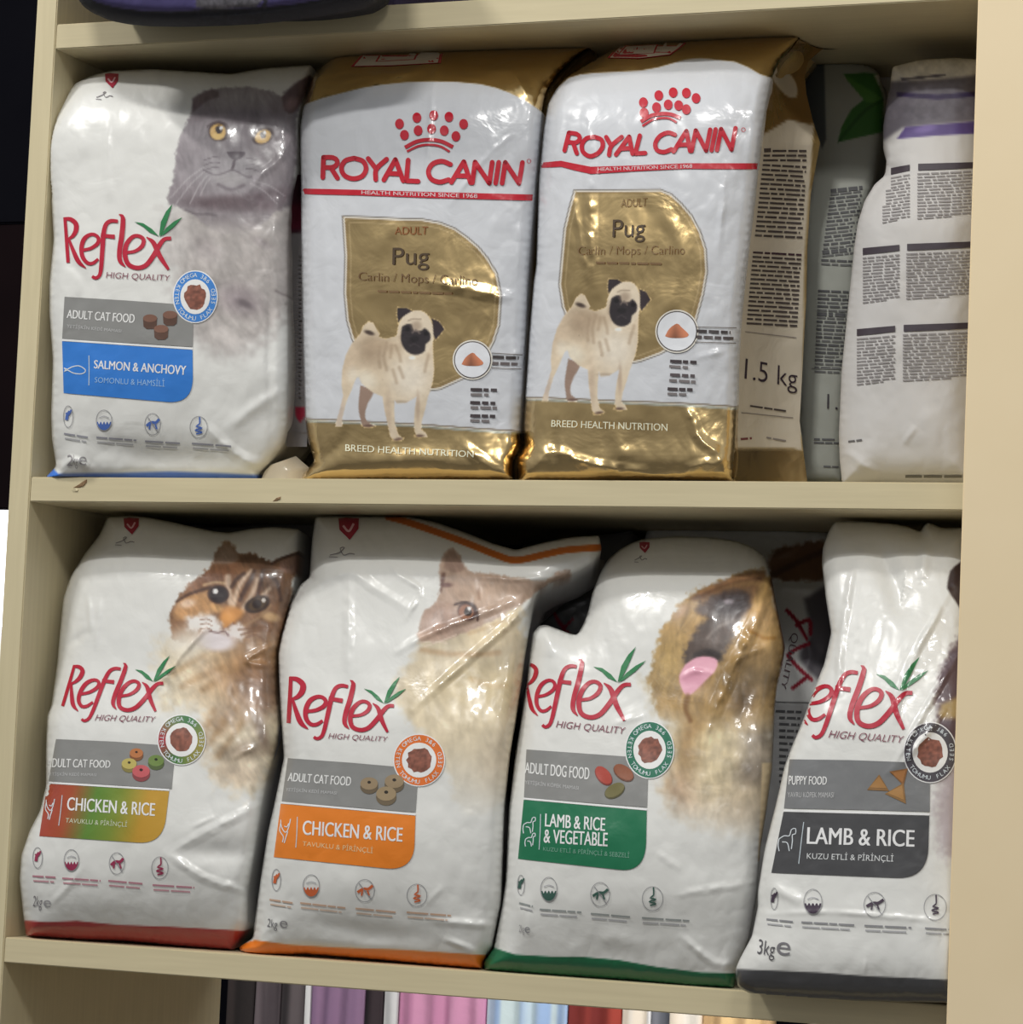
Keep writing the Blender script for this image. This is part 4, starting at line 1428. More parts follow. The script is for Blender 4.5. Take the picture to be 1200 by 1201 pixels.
# folded bottom corner that lies on the shelf
FL = gusset(A, 'bottom_flap', [(318, 545), (311, 552), (304, 567)], [(347, 535), (362, 548), (366, 567)], [(0, .032), (600, .028)], [(0, .050), (600, .045)],
            lambda c: c.c.__setitem__(slice(None), h255(186, 176, 156)), -0.008, 16, 0.0)

RCW = h255(190, 192, 196)
GOLD = h255(198, 172, 122)


def paint_RC(c, white, band, shield_out, arcs, pugfn, corner):
    c.T()
    c.c[:] = GOLD
    c.m[:] = 1.0
    c.poly(white, RCW, 1, 0.9, metal=0.0, smooth=False)
    # shield
    c.poly(shield_out, h255(86, 78, 70), 1, 0.8, metal=0.0, smooth=False)
    P = np.array(shield_out, float)
    cc = P.mean(0)

    def inset(d):
        Q = resample(P, 4)
        T = np.roll(Q, -1, 0) - np.roll(Q, 1, 0)
        T /= np.linalg.norm(T, axis=1)[:, None] + 1e-9
        Nn = np.c_[-T[:, 1], T[:, 0]]
        s = np.sign(((cc - Q) * Nn).sum(1).mean())
        return Q + Nn * d * s
    c.poly(inset(1.2), h255(210, 206, 196), 1, 0.7, metal=0.0, smooth=False)
    c.poly(inset(3.2), h255(150, 122, 82), 1, 0.7, metal=0.6, smooth=False)
    c.poly(inset(4.2), GOLD, 1, 0.7, metal=1.0, smooth=False)
    c.poly(inset(7.2), h255(214, 188, 140), 1, 0.6, metal=0.8, smooth=False)
    c.poly(inset(8.4), GOLD, 1, 0.7, metal=1.0, smooth=False)
    # gold line and band at the foot
    for off, wd, col in ((-1.6, 1.6, h255(110, 96, 78)), (1.2, 2.6, h255(222, 214, 196))):
        c.line(np.array(band) + [0, off], wd, col, 1, 0.8)
    before = c.c.copy()
    pic_pug(c, pugfn)
    c.m = c.m * (1 - np.clip(np.abs(c.c - before).sum(1) * 12, 0, 1))


SH_B = [(401, 252.5), (440, 254), (471, 255.5), (495, 256), (516.6, 260), (534, 267), (548.7, 277.5), (562, 289), (572, 301), (583.7, 320), (589, 346.6), (586.6, 381.6), (580, 402), (566, 426), (548, 443), (516.6, 457.4), (490, 461), (462, 456), (438, 443), (421, 420), (411.6, 396), (406, 376), (403, 344), (404, 300)]
SH_C = [(673, 222), (720, 222), (775, 221.5), (788, 227), (800, 238), (812, 252), (822, 270), (829, 292), (830.5, 319), (826, 345), (817, 378), (800, 402), (775, 416), (751, 425), (735, 428), (712, 424), (690, 412), (674, 392), (664, 373), (659, 360), (655, 334), (657, 311), (661, 268), (667, 243)]


def rc_paint_B(c):
    W = [(345, 128), (358, 122), (378, 115), (403, 108.5), (425, 103), (447, 99.5), (475, 96.5), (505, 95.5), (535, 96), (563, 98.6), (582, 103), (598, 109), (618, 119), (650, 141), (650, 508), (614, 507.5), (560, 504), (480, 498.5), (420, 495.5), (359, 493), (340, 492)]
    paint_RC(c, W, [(340, 492), (400, 494.5), (480, 498.5), (560, 504), (614, 507.5), (640, 509)], SH_B, None, None, None)


B = bag('food_bag', 'gold and white pug food bag standing beside the grey cat pouch, side hidden', 'pet food bag',
        [(386, 71), (395, 64), (430, 57), (480, 54), (525, 53), (600, 51), (650, 51), (698, 53), (676, 67), (656, 86), (643, 104), (638, 124), (636, 141), (630, 205), (628, 234), (623, 300), (621, 322), (616, 417), (611, 504), (612, 522), (602, 542), (603, 566), (500, 566), (354, 566), (354, 557), (369, 541), (361, 516), (358, 492), (356, 417), (354, 321), (353, 243), (353, 220), (352, 150), (355, 130), (359, 115), (366, 91), (376, 79)],
        dict(base=[(48, .095), (60, .075), (95, .046), (130, .036), (300, .030), (520, .026), (545, .020), (570, .024)], edge=.012, belly=.018, rough=.0010, edge_px=16,
             creases=[([(512, 60), (507, 110), (503, 165), (498, 240)], 1.6, 7, 's'), ([(600, 158), (565, 190), (528, 240)], 1.2, 7, 's'), ([(500, 330), (560, 342), (604, 350)], 2.6, 15, 's'), ([(395, 110), (440, 96), (470, 88), (520, 66)], 3.0, 12, 's'), ([(362, 118), (372, 94), (388, 76)], 3.5, 12, 's'), ([(400, 96), (440, 88), (500, 84)], 2.5, 9, 's'), ([(520, 60), (512, 90)], 2.0, 8, 's'), ([(372, 545), (400, 522), (410, 500)], -2, 12, 'r'), ([(540, 520), (580, 552), (604, 556)], 3, 14, 's'), ([(420, 545), (500, 540), (560, 556)], 3, 20, 'r'), ([(570, 90), (600, 84), (622, 120)], 2.4, 14, 's'), ([(470, 256), (455, 275), (440, 300)], 1.4, 14, 'r'), ([(376, 240), (384, 330), (380, 420)], 0.8, 9, 'r'), ([(600, 420), (622, 400)], 1.2, 8, 's')]),
        rc_paint_B, 7, 0.06, 1.55, side=h255(160, 132, 80), material=M_FOIL, **UZ)


def rc_letters(D, base, top, col, layer=3):
    """rounded red capitals laid between a baseline and a cap line (functions of 0..1)"""
    G_ = {'R': (.62, [[(0, 0), (0, 1)], [(0, 1), (.32, 1), (.46, .86), (.46, .68), (.32, .52), (0, .5)], [(.26, .5), (.5, 0)]]),
          'O': (.95, [[(.42, 1), (.12, .86), (0, .5), (.12, .14), (.42, 0), (.72, .14), (.84, .5), (.72, .86), (.42, 1)]]),
          'Y': (.72, [[(0, 1), (.3, .5)], [(.62, 1), (.3, .5), (.3, 0)]]),
          'A': (.72, [[(0, 0), (.34, 1)], [(.34, 1), (.66, 0)], [(.14, .32), (.54, .32)]]),
          'L': (.5, [[(.02, 1), (.02, 0)], [(.02, 0), (.42, 0)]]),
          'C': (.82, [[(.72, .86), (.42, 1), (.12, .86), (0, .5), (.12, .14), (.42, 0), (.72, .12)]]),
          'N': (.78, [[(0, 0), (0, 1)], [(0, 1), (.58, 0)], [(.58, 0), (.58, 1)]]),
          'I': (.24, [[(.02, 0), (.02, 1)]]), ' ': (.24, [])}
    s = 'ROYAL CANIN'
    kern = {1: .0, 2: -.06, 3: -.14, 4: .03}
    x = 0
    items = []
    for i, ch in enumerate(s):
        x += kern.get(i, 0)
        items.append((x, G_[ch][1]))
        x += G_[ch][0]
    tot = x - 0.18
    for x0, sts in items:
        for st in sts:
            pts = []
            for a, b in st:
                u = (x0 + a) / tot
                p0, p1 = np.array(base(u)), np.array(top(u))
                pts.append(p0 + (p1 - p0) * (0.1 + 0.8 * b))
            h = np.linalg.norm(np.array(top(.5)) - np.array(base(.5)))
            D.stroke(pts, h * 0.185, col, layer, cap=True)


RCR = h255(174, 24, 42)


def bez(*P):
    P = np.array(P, float)
    t = np.r_[0, np.cumsum(np.hypot(*np.diff(P, axis=0).T))]
    t /= t[-1]
    return lambda u: np.array([np.interp(u, t, P[:, 0]), np.interp(u, t, P[:, 1])])


def rc_print(S, R):
    D = Prints(S)
    for x, y in R['dots']:
        D._disc(x, y, 5.2, 6.0, RCR, 3, 18)
    D.stroke(R['arc1'], 4.4, RCR, 3)
    D.stroke(R['arc2'], 2.6, RCR, 3)
    D.flush('crown_emblem')
    rc_letters(D, R['lbase'], R['ltop'], RCR)
    D.ring(*R['reg'], 2.6, 2.6, 0.7, RCR, 3, 16)
    D.flush('brand_lettering')
    a, b = R['stripe']
    n = len(a)
    D.poly(list(a) + list(b)[::-1], RCR, 2, g=4)
    p0, p1, p2, p3 = R['slogan']
    D.text('HEALTH NUTRITION SINCE 1968', p0, p1, p2, p3, h255(226, 196, 198), 3, 0.004)
    D.flush('red_stripe')
    for t, q, col, bold in R['texts']:
        D.text(t, *q, col, 4, bold, metal=0.0)
    D.flush('breed_lettering')
    D.greek(*R['tiny'], 2.6, h255(112, 88, 60), 5, 4, (5, 14))
    D.flush('small_print')
    cx, cy, r = R['circle']
    D._disc(cx, cy, r, r, h255(206, 202, 192), 3, 40)
    D._disc(cx, cy, r - 1.6, r - 1.6, h255(70, 62, 60), 4, 40)
    D._disc(cx, cy, r - 2.8, r - 2.8, h255(206, 208, 212), 5, 40)
    D.poly([(cx - r * .55, cy + r * .22), (cx - r * .35, cy - r * .12), (cx, cy - r * .36), (cx + r * .2, cy - r * .2), (cx + r * .55, cy + r * .16), (cx + r * .3, cy + r * .3), (cx - r * .3, cy + r * .3)],
           lambda V: np.array(h255(140, 88, 64)) * (0.6 + 0.7 * sstep(-r * .4, r * .5, np.abs(V[:, 0] - cx + 2) + (cy - V[:, 1]) * .5) + 0.1)[:, None], 6, g=2, smooth=True)
    for A_, B_, C_ in R['call']:
        D.stroke([A_, B_], 0.9, h255(96, 88, 82), 4)
    D.flush('kibble_medallion')
    for i, (a, b, h, c_) in enumerate(R['lines']):
        D.greek(a, b, h, h255(*c_), 20 + i, 4, (6, 14))
    D.flush('benefit_print')
    t, q = R['foot']
    D.text(t, *q, h255(226, 216, 190), 3, 0.006, metal=0.0)
    D.flush('band_lettering')
    st = R['sticker']
    D.poly(st, h255(178, 44, 62), 3, g=4)
    c0 = np.mean(st, 0)
    D.poly([tuple(c0 + (np.array(p) - c0) * 0.93) for p in st], h255(206, 200, 192), 4, g=4)
    D.poly(R['st2'], h255(178, 44, 62), 5, g=4)
    c1 = np.mean(R['st2'], 0)
    D.poly([tuple(c1 + (np.array(p) - c1) * 0.9) for p in R['st2']], h255(206, 200, 192), 6, g=4)
    D.flush('top_sticker', 'white sticker with a red border')


f2 = lambda pts: [(330 + x / 3.4286, 30 + y / 3.43) for x, y in pts]
f3 = lambda pts: [(600 + x / 3.4286, 20 + y / 3.43) for x, y in pts]
DK = h255(70, 56, 40)
rc_print(B, dict(
    dots=f2([(475, 395), (545, 370), (613, 361), (674, 367), (733, 396), (495, 440), (550, 422), (604, 415), (655, 422), (702, 445)]),
    arc1=f2([(497, 490), (545, 466), (595, 459), (645, 466), (690, 488)]), arc2=f2([(505, 506), (550, 485), (595, 479), (640, 486), (677, 507)]),
    lbase=bez((378.5, 211), (440, 213.5), (500, 216), (560, 217.5), (609, 218)), ltop=bez((379.5, 181.5), (440, 183), (500, 185.5), (560, 187), (614, 187.5)), reg=(620.5, 189),
    stripe=([(354, 221), (420, 222.5), (500, 225), (560, 226.5), (632.5, 228.3)], [(354, 227.6), (420, 229), (500, 232), (560, 233.5), (632, 235.6)]),
    slogan=((424, 223.4), (560, 227.6), (424, 227.6), (560, 232.2)),
    texts=[('ADULT', [(463, 266), (502, 265.5), (463, 275), (501, 275)], h255(130, 84, 50), -0.004), ('Pug', [(460.5, 290.5), (503.5, 290), (460, 317), (503, 317)], DK, 0.0), ('Carlin / Mops / Carlino', [(420.5, 319), (560.5, 323.5), (420, 332), (560, 338.5)], h255(104, 82, 58), -0.01)],
    tiny=((443, 341.5), (531, 344.5)), circle=(554.3, 422, 23.4), call=[((577, 414), (617, 416.5), 0), ((577, 431.5), (616, 433), 0)],
    lines=[((578, 418.5), (616.5, 420.5), 3.6, (60, 54, 54)), ((577.5, 426), (616, 427.5), 3.4, (96, 88, 88)), ((552, 456.8), (583, 457.5), 3.6, (60, 52, 54)), ((552, 462.8), (573, 463), 3.0, (110, 104, 104)), ((551.5, 472), (581, 473), 3.6, (60, 52, 54)), ((552, 478), (583, 478.5), 3.2, (110, 104, 104)), ((551.5, 487.5), (582, 488.2), 3.6, (60, 52, 54)), ((551.5, 493), (574, 494), 3.0, (110, 104, 104))],
    foot=('BREED HEALTH NUTRITION', [(405, 521), (556, 529), (405, 529), (555.5, 536.5)]),
    sticker=[(411.6, 78), (429, 58), (521, 54.5), (517, 73.7), (460, 77)], st2=[(440, 72.5), (449, 57.5), (494, 55.5), (487, 70)]))

M_PUG = affine_fit([(432.5, 377.7), (466, 361), (397, 500), (495.5, 512.7), (467, 516.5), (521, 386)], [(679.5, 344.5), (714.7, 327.7), (640.5, 471), (729.7, 481), (701, 484.7), (763.5, 352)])


def rc_paint_C(c):
    W = [(625, 132), (642, 121), (652, 104), (667, 91.4), (680, 87.5), (696, 85.6), (751.6, 82.7), (772, 79), (789.5, 74), (805, 69.5), (821.6, 68), (842, 70), (862.4, 72.5), (878, 79), (891.5, 87), (920, 96), (915, 200), (890, 480), (865, 478.3), (800, 474.5), (720, 471.5), (650, 468.5), (616, 467.6), (600, 467)]
    paint_RC(c, W, [(600, 467), (616, 467.6), (650, 468.5), (720, 471.5), (800, 474.5), (865, 478.5), (890, 480)], SH_C, None, M_PUG, None)


C = bag('food_bag', 'gold and white pug food bag with its printed side showing, third on the upper row', 'pet food bag',
        [(643, 121), (654, 102), (668, 86), (700, 68), (733, 51), (800, 47), (860, 42), (900, 39), (940, 41), (928, 58), (914, 72), (907, 88), (902, 110), (898, 134), (891, 187), (885, 240), (879, 292), (871, 363), (867, 420), (866, 471), (864, 523), (860, 566), (740, 566), (608, 566), (609, 560), (605, 540), (616, 523), (614, 500), (617, 453), (621, 390), (626, 330), (629, 312), (632, 210), (638, 150)],
        dict(base=[(38, .092), (50, .070), (85, .046), (130, .034), (300, .026), (520, .022), (545, .016), (570, .020)], edge=.012, belly=.018, rough=.0011, edge_px=16,
             creases=[([(690, 130), (693, 200), (692, 270), (696, 330)], 2.6, 14, 's'), ([(672, 232), (690, 330)], 1.6, 9, 's'), ([(660, 140), (650, 190)], 1.6, 8, 's'), ([(735, 265), (733, 330)], 1.5, 18, 'r'), ([(897, 140), (894, 200)], 1.8, 6, 's'), ([(850, 210), (846, 260), (842, 300)], 1.3, 8, 's'), ([(806, 478), (822, 515), (852, 536)], 3.2, 13, 's'), ([(850, 540), (812, 548), (800, 556)], 2.5, 12, 's'), ([(630, 545), (648, 530), (700, 546), (800, 560)], 3.5, 14, 's'), ([(815, 420), (850, 412)], 1.2, 9, 's'), ([(700, 70), (740, 64), (790, 62)], 1.4, 9, 'r'), ([(652, 500), (648, 540)], -2, 10, 'r'), ([(720, 500), (730, 540)], 1.4, 14, 'r'), ([(775, 240), (800, 300), (770, 390)], 1.0, 14, 'r')]),
        rc_paint_C, 9, 0.055, 1.55, side=h255(160, 132, 80), material=M_FOIL, **UZ)
rc_print(C, dict(
    dots=f3([(530, 343), (592, 315), (650, 303), (703, 305), (742, 326), (533, 385), (583, 363), (630, 352), (672, 355), (703, 371)]),
    arc1=f3([(520, 421), (560, 397), (600, 389), (640, 391), (680, 406)]), arc2=f3([(526, 438), (565, 414), (602, 406), (636, 408), (664, 424)]),
    lbase=bez((661.5, 179), (690, 186), (725, 183.5), (790, 180.5), (858, 178.5)), ltop=bez((668, 153), (700, 158), (735, 158), (800, 151), (864, 147)), reg=(872, 152),
    stripe=([(635, 190.6), (658, 188.5), (675, 192), (693, 195.5), (746, 194), (804, 191.4), (889, 191.4)], [(634.5, 197), (658, 195.5), (675, 200), (693, 204), (746, 200.8), (804, 198), (888, 198.6)]),
    slogan=((701, 196.5), (812, 192.5), (701, 200.5), (812, 196.8)),
    texts=[('ADULT', [(728.5, 233.5), (759, 231.5), (728, 243), (758.5, 241.5)], h255(120, 98, 66), -0.004), ('Pug', [(719, 257.6), (757.5, 256.5), (718, 285), (756, 284)], DK, 0.0, ), ('Carlin / Mops / Carlino', [(678, 289), (803.5, 287.5), (677, 302), (803, 301.5)], h255(120, 98, 70), -0.01)],
    tiny=((699, 308), (778, 309.5)), circle=(794, 388.6, 25.4), call=[((815, 383.5), (864, 384.5), 0), ((815, 401), (863.5, 402.5), 0)],
    lines=[((816, 388), (857, 390), 3.6, (60, 54, 54)), ((816, 395), (862, 397), 3.4, (70, 62, 62)), ((786, 423.5), (818, 425), 3.6, (60, 52, 54)), ((785, 429.5), (807, 431), 3.0, (110, 104, 104)), ((786, 439.5), (815, 441), 3.6, (80, 72, 74)), ((785, 446), (816, 448), 3.2, (110, 104, 104)), ((783, 456), (814, 457.2), 3.6, (60, 52, 54)), ((783, 461.8), (805, 462.8), 3.0, (110, 104, 104))],
    foot=('BREED HEALTH NUTRITION', [(647, 492.5), (783, 497), (646.5, 500.5), (783, 505.5)]),
    sticker=[(712, 68), (728, 51), (808, 47.5), (798, 56), (786.6, 64), (750, 68.5)], st2=[(724, 64.5), (733, 54), (772, 52), (768, 62.5)]))


def paint_gC(c):
    c.T()
    c.c[:] = h255(186, 176, 158)
    c.m[:] = 0
    c.poly([(890, 40), (990, 40), (990, 138), (950, 146), (925, 140), (905, 152), (890, 160)], h255(128, 98, 54), 1, 1.5, metal=0.35, smooth=False)
    c.poly([(906, 74), (922, 82), (934, 98), (934, 114), (922, 112), (906, 92)], h255(176, 166, 150), 1, 1.2, metal=0)
    c.poly([(850, 526), (930, 526), (950, 530), (990, 528), (990, 580), (850, 580)], GOLD, 1, 1.2, metal=1, smooth=False)
    c.poly([(956, 130), (975, 130), (962, 300), (948, 540), (940, 540), (944, 300)], h255(168, 142, 92), 1, 1.5, metal=0.7, smooth=False)


G_C = gusset(C, 'side_gusset', [(940, 42), (928, 58), (914, 72), (907, 88), (902, 110), (898, 134), (891, 187), (885, 240), (879, 292), (871, 363), (867, 420), (866, 471), (864, 523), (860, 565)],
             [(984, 45), (962, 60), (948, 72), (944, 90), (946, 110), (953, 140), (962, 168), (957, 195), (951, 228), (947, 292), (946, 348), (942, 420), (938, 494), (947, 565)],
             [(40, .090), (50, .070), (85, .047), (130, .035), (300, .027), (520, .023), (570, .022)], [(40, .115), (100, .100), (300, .092), (570, .085)], paint_gC, 0.010, 30, 0.0, 'pale side with dark small print and gold ends')
D = Prints(G_C)
gx0 = lambda y: np.interp(y, [150, 190, 300, 400, 500, 530], [897, 893, 881, 872, 868, 866])
gx1 = lambda y: np.interp(y, [150, 190, 300, 400, 500, 530], [948, 948, 942, 936, 932, 934])
rnd = random.Random(4)
INK = h255(70, 62, 60)
for i in range(21):
    y = 176 + i * 5.5
    if 276 < y < 294:
        continue
    a = gx0(y) + 2
    b = gx1(y) - 2 - (rnd.random() * 8 if i % 6 == 5 else 0)
    D.stroke([(a, y + 0.5), (a + 8, y)], 4.6, INK, 2) if i == 0 else None
    D.greek((a + (10 if i == 0 else 0), y + 1), (b, y + 3.5 if y > 190 else y + 1), 2.4, INK, i, 2, (6, 18))
D.flush('small_print')
for i in range(17):
    y = 296 + i * 5.2
    D.greek((gx0(y) + 2, y), (gx1(y) - 2, y + 3), 2.3, INK if i else h255(60, 40, 50), 40 + i, 2, (6, 18))
D.flush('small_print')
D.stroke([(gx0(389) + 1, 389), (gx1(394) - 2, 396)], 1.0, h255(130, 122, 116), 2)
D.flush('printed_rule')
D.stroke([(gx0(484) + 1, 484), (gx1(490) - 2, 490)], 1.0, h255(120, 112, 106), 2)
D.flush('printed_rule')
D.greek((880, 476), (922, 482), 2.0, INK, 70, 2)
D.greek((869, 515), (882, 514), 2.6, h255(110, 60, 60), 71, 2)
D.greek((899, 513), (922, 517), 1.8, h255(130, 122, 116), 72, 2)
D.flush('small_print')
D.text('1.5 kg', (875, 420.5), (935.5, 433), (873, 452), (935, 462), h255(46, 34, 44), 3, -0.008)
D.flush('weight_lettering')

# ---- bags standing further back on the upper shelf


def paint_D(c):
    c.T(850, 0, 3.4286)
    c.c[:] = h255(150, 152, 144)
    c.poly([(200, 230), (400, 210), (408, 560), (392, 600), (330, 420), (240, 270)], h255(74, 78, 80), 1, 1.5, smooth=False)  # slate tone painted in for a fold lying in shadow
    m = c.poly([(478, 298), (560, 292), (606, 296), (618, 330), (640, 400), (640, 530), (560, 548), (455, 572), (470, 510), (510, 440), (560, 400), (500, 330)], h255(48, 98, 38), 1, 1.2, smooth=False)
    c.poly([(480, 300), (620, 385), (640, 410), (560, 405), (500, 340)], h255(70, 120, 52), 1, 2, mask=m)
    c.line([(455, 572), (560, 450), (640, 400)], 14, h255(34, 78, 28), 0.9, 2, m)
    c.poly([(600, 300), (625, 300), (622, 345)], h255(214, 212, 204), 0.9, 1, smooth=False)


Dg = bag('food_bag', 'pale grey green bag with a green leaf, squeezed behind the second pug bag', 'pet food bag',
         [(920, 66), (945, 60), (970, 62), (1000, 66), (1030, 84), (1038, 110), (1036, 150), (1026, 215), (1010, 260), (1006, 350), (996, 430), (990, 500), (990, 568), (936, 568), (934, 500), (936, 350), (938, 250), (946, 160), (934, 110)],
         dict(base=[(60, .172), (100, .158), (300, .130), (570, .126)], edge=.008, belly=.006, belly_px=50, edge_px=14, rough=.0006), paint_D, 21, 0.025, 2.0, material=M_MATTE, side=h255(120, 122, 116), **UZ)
D = Prints(Dg)
for i in range(24):
    y = 224 + i * 9.0
    if y > 440:
        break
    if 312 < y < 334:
        D.flush('small_print')
        continue
    x0 = np.interp(y, [220, 330, 440], [975, 960, 955])
    D.greek((x0, y), (np.interp(y, [220, 330, 440], [1012, 1003, 992]), y - (4 if y < 300 else -2)), 2.6 if i % 8 else 4.5, h255(72, 72, 74), 90 + i, 2, (5, 14))
    D.greek((x0, y + 4.5), (np.interp(y, [220, 330, 440], [1010, 1001, 990]), y + 4.5 - (4 if y < 300 else -2)), 2.2, h255(92, 92, 92), 120 + i, 2, (5, 14))
D.flush('small_print')
D.stroke([(952, 432), (996, 433)], 1.0, h255(112, 112, 110), 2)
for y in (515, 519):
    D.greek((955, y), (990, y + 1), 2.2, h255(84, 84, 86), int(y), 2)
D.flush('small_print')
D.greek((966, 547), (990, 548), 2.0, h255(90, 90, 92), 7, 2)
D.flush('small_print')
D.text('1.5 kg', (970.5, 462), (1030, 466), (970, 485), (1030, 490), h255(50, 44, 50), 3, -0.008)
D.flush('weight_lettering')


def paint_E(c):
    c.T()
    c.c[:] = h255(176, 174, 172)
    c.poly([(1000, 60), (1160, 60), (1160, 140), (1058, 150), (1036, 165), (1000, 160)], h255(96, 92, 100), 1, 3, smooth=False)  # upper zone painted dark, its shading put into the colour
    c.poly([(1000, 40), (1170, 40), (1170, 86), (1110, 92), (1040, 96), (1000, 96)], h255(196, 192, 182), 1, 3, smooth=False)  # top strip painted lighter to offset the shade under the shelf
    c.poly([(1052, 108), (1100, 111), (1160, 106), (1160, 112), (1100, 117), (1052, 113)], h255(48, 38, 70), 1, 1.2, smooth=False)
    c.poly([(1052, 163), (1062, 149), (1100, 146), (1160, 141), (1160, 156), (1100, 159)], h255(76, 60, 112), 1, 1.2, smooth=False)
    c.blob(1085, 151, 12, 4, h255(110, 94, 146), -10, 0.8, 0.6)
    c.line([(1058, 93), (1108, 88)], 3, h255(66, 62, 74), 0.8, 1)
    c.grain(np.ones(len(c.X)) * (c.Y < 140), 0.15, 8, 3)


E_ = bag('food_bag', 'white bag turned back to front with two columns of small print and a purple strip', 'pet food bag',
         [(1047, 78), (1080, 70), (1120, 68), (1153, 70), (1152, 200), (1150, 330), (1146, 450), (1144, 568), (1060, 568), (988, 568), (985, 540), (984, 509), (987, 436), (993, 377), (1002, 290), (1006, 262), (1014, 236), (1026, 216), (1038, 206), (1040, 190), (1036, 175), (1036, 150), (1040, 118), (1044, 102)],
         dict(base=[(66, .092), (95, .088), (130, .082), (200, .072), (260, .060), (520, .055), (570, .055)], edge=.016, belly=.014, edge_px=34, rough=.0012,
              creases=[([(1042, 168), (1040, 205)], 3, 8, 's'), ([(1010, 245), (1040, 205), (1060, 200)], -4, 12, 'r'), ([(990, 530), (1030, 556)], 3, 12, 's'), ([(1060, 520), (1075, 500)], 1.5, 8, 's')]), paint_E, 25, 0.07, 1.9, material=M_MATTE, side=h255(150, 148, 150), **UZ)
D = Prints(E_)
for k, (ya, yb_, y1) in enumerate(((196, 190, 262), (290, 283, 356), (385, 378, 452))):
    xl0 = [1045, 1012, 1005][k]
    xm, xr0 = [1067, 1055, 1050][k], [1077, 1064, 1060][k]
    n = 15
    D.poly([(xl0, ya + 1), (xm, ya - 3), (xm, ya + 4), (xl0, ya + 9)], h255(52, 44, 52), 2, g=4)
    for i in range(n):
        y = ya + 12 + i * (y1 - ya - 10) / n
        D.greek((xl0 - (6 if k == 0 and i > 3 else 0) - (4 if k == 0 and i > 8 else 0), y + 1), (xm - (14 if i == n - 1 else 0), y - 3), 1.9, h255(122, 118, 118), i + 31 * k, 2, (4, 14))
    D.flush('small_print')
    D.poly([(xr0, ya - 4), (1146, yb_), (1146, yb_ + 7), (xr0, ya + 4)], h255(52, 44, 52), 2, g=4)
    for i in range(n):
        y = ya + 12 + i * (y1 - ya - 10) / n
        D.greek((xr0 - 1, y - 4), (1146 - (30 if i == n - 1 else 0), y - 7), 1.9, h255(122, 118, 118), i + 77 * k, 2, (4, 16))
    D.flush('small_print')
D.greek((995, 518), (1011, 516), 2.4, h255(90, 88, 88), 3, 2)
D.flush('small_print')
D.greek((1062, 559), (1140, 559), 3.0, h255(98, 96, 92), 5, 2, (12, 24))
D.flush('small_print')

Fb = bag('food_bag', 'grey folded bag top lying behind the white bag with purple strip', 'pet food bag',
         [(966, 72), (985, 66), (1040, 66), (1080, 63), (1100, 66), (1152, 64), (1158, 110), (1150, 568), (1050, 568), (1010, 200), (985, 100)],
         dict(base=[(60, .214), (570, .204)], edge=.008, belly=.006, rough=.0016, creases=[([(970, 80), (1040, 74), (1100, 78), (1150, 72)], 3, 8, 's'), ([(985, 92), (1010, 86)], -3, 6, 's')]),
         lambda c: (c.T(), c.c.__setitem__(slice(None), h255(196, 192, 186)), c.line([(985, 92), (1000, 88), (1010, 87)], 2, h255(80, 50, 60), 1, 1)), 27, 0.05, 2.4, material=M_MATTE, side=h255(100, 98, 98), **UZ)

Nb = bag('food_bag', 'dark grey bag top peeping out behind the grey cat pouch', 'pet food bag',
         [(118, 84), (135, 77), (200, 79), (270, 83), (300, 76), (372, 72), (375, 120), (370, 568), (130, 568), (112, 300), (110, 110)],
         dict(base=[(70, .140), (570, .135)], edge=.008, belly=.006, rough=.0014),
         lambda c: (c.T(), c.c.__setitem__(slice(None), h255(112, 112, 110)), c.line([(130, 78), (190, 86), (250, 92), (290, 90)], 4, h255(52, 56, 70), 1, 2)), 29, 0.05, 2.4, material=M_MATTE, side=h255(90, 90, 90), **UZ)

# ================================================================== lower row


def band_paint(pts_top, col):
    def f(c):
        c.T()
        p = list(pts_top)
        p = [(p[0][0] - 40, p[0][1])] + p + [(p[-1][0] + 40, p[-1][1]), (p[-1][0] + 40, 1260), (p[0][0] - 40, 1260)]
        c.poly(p, col, 1, 1.0, smooth=False)
    return f


def paint_G(c):
    pic_tabby(c)
    band_paint([(28, 1079.5), (55, 1081.5), (90, 1080), (140, 1085), (200, 1087), (293, 1092)], h255(150, 44, 44))(c)


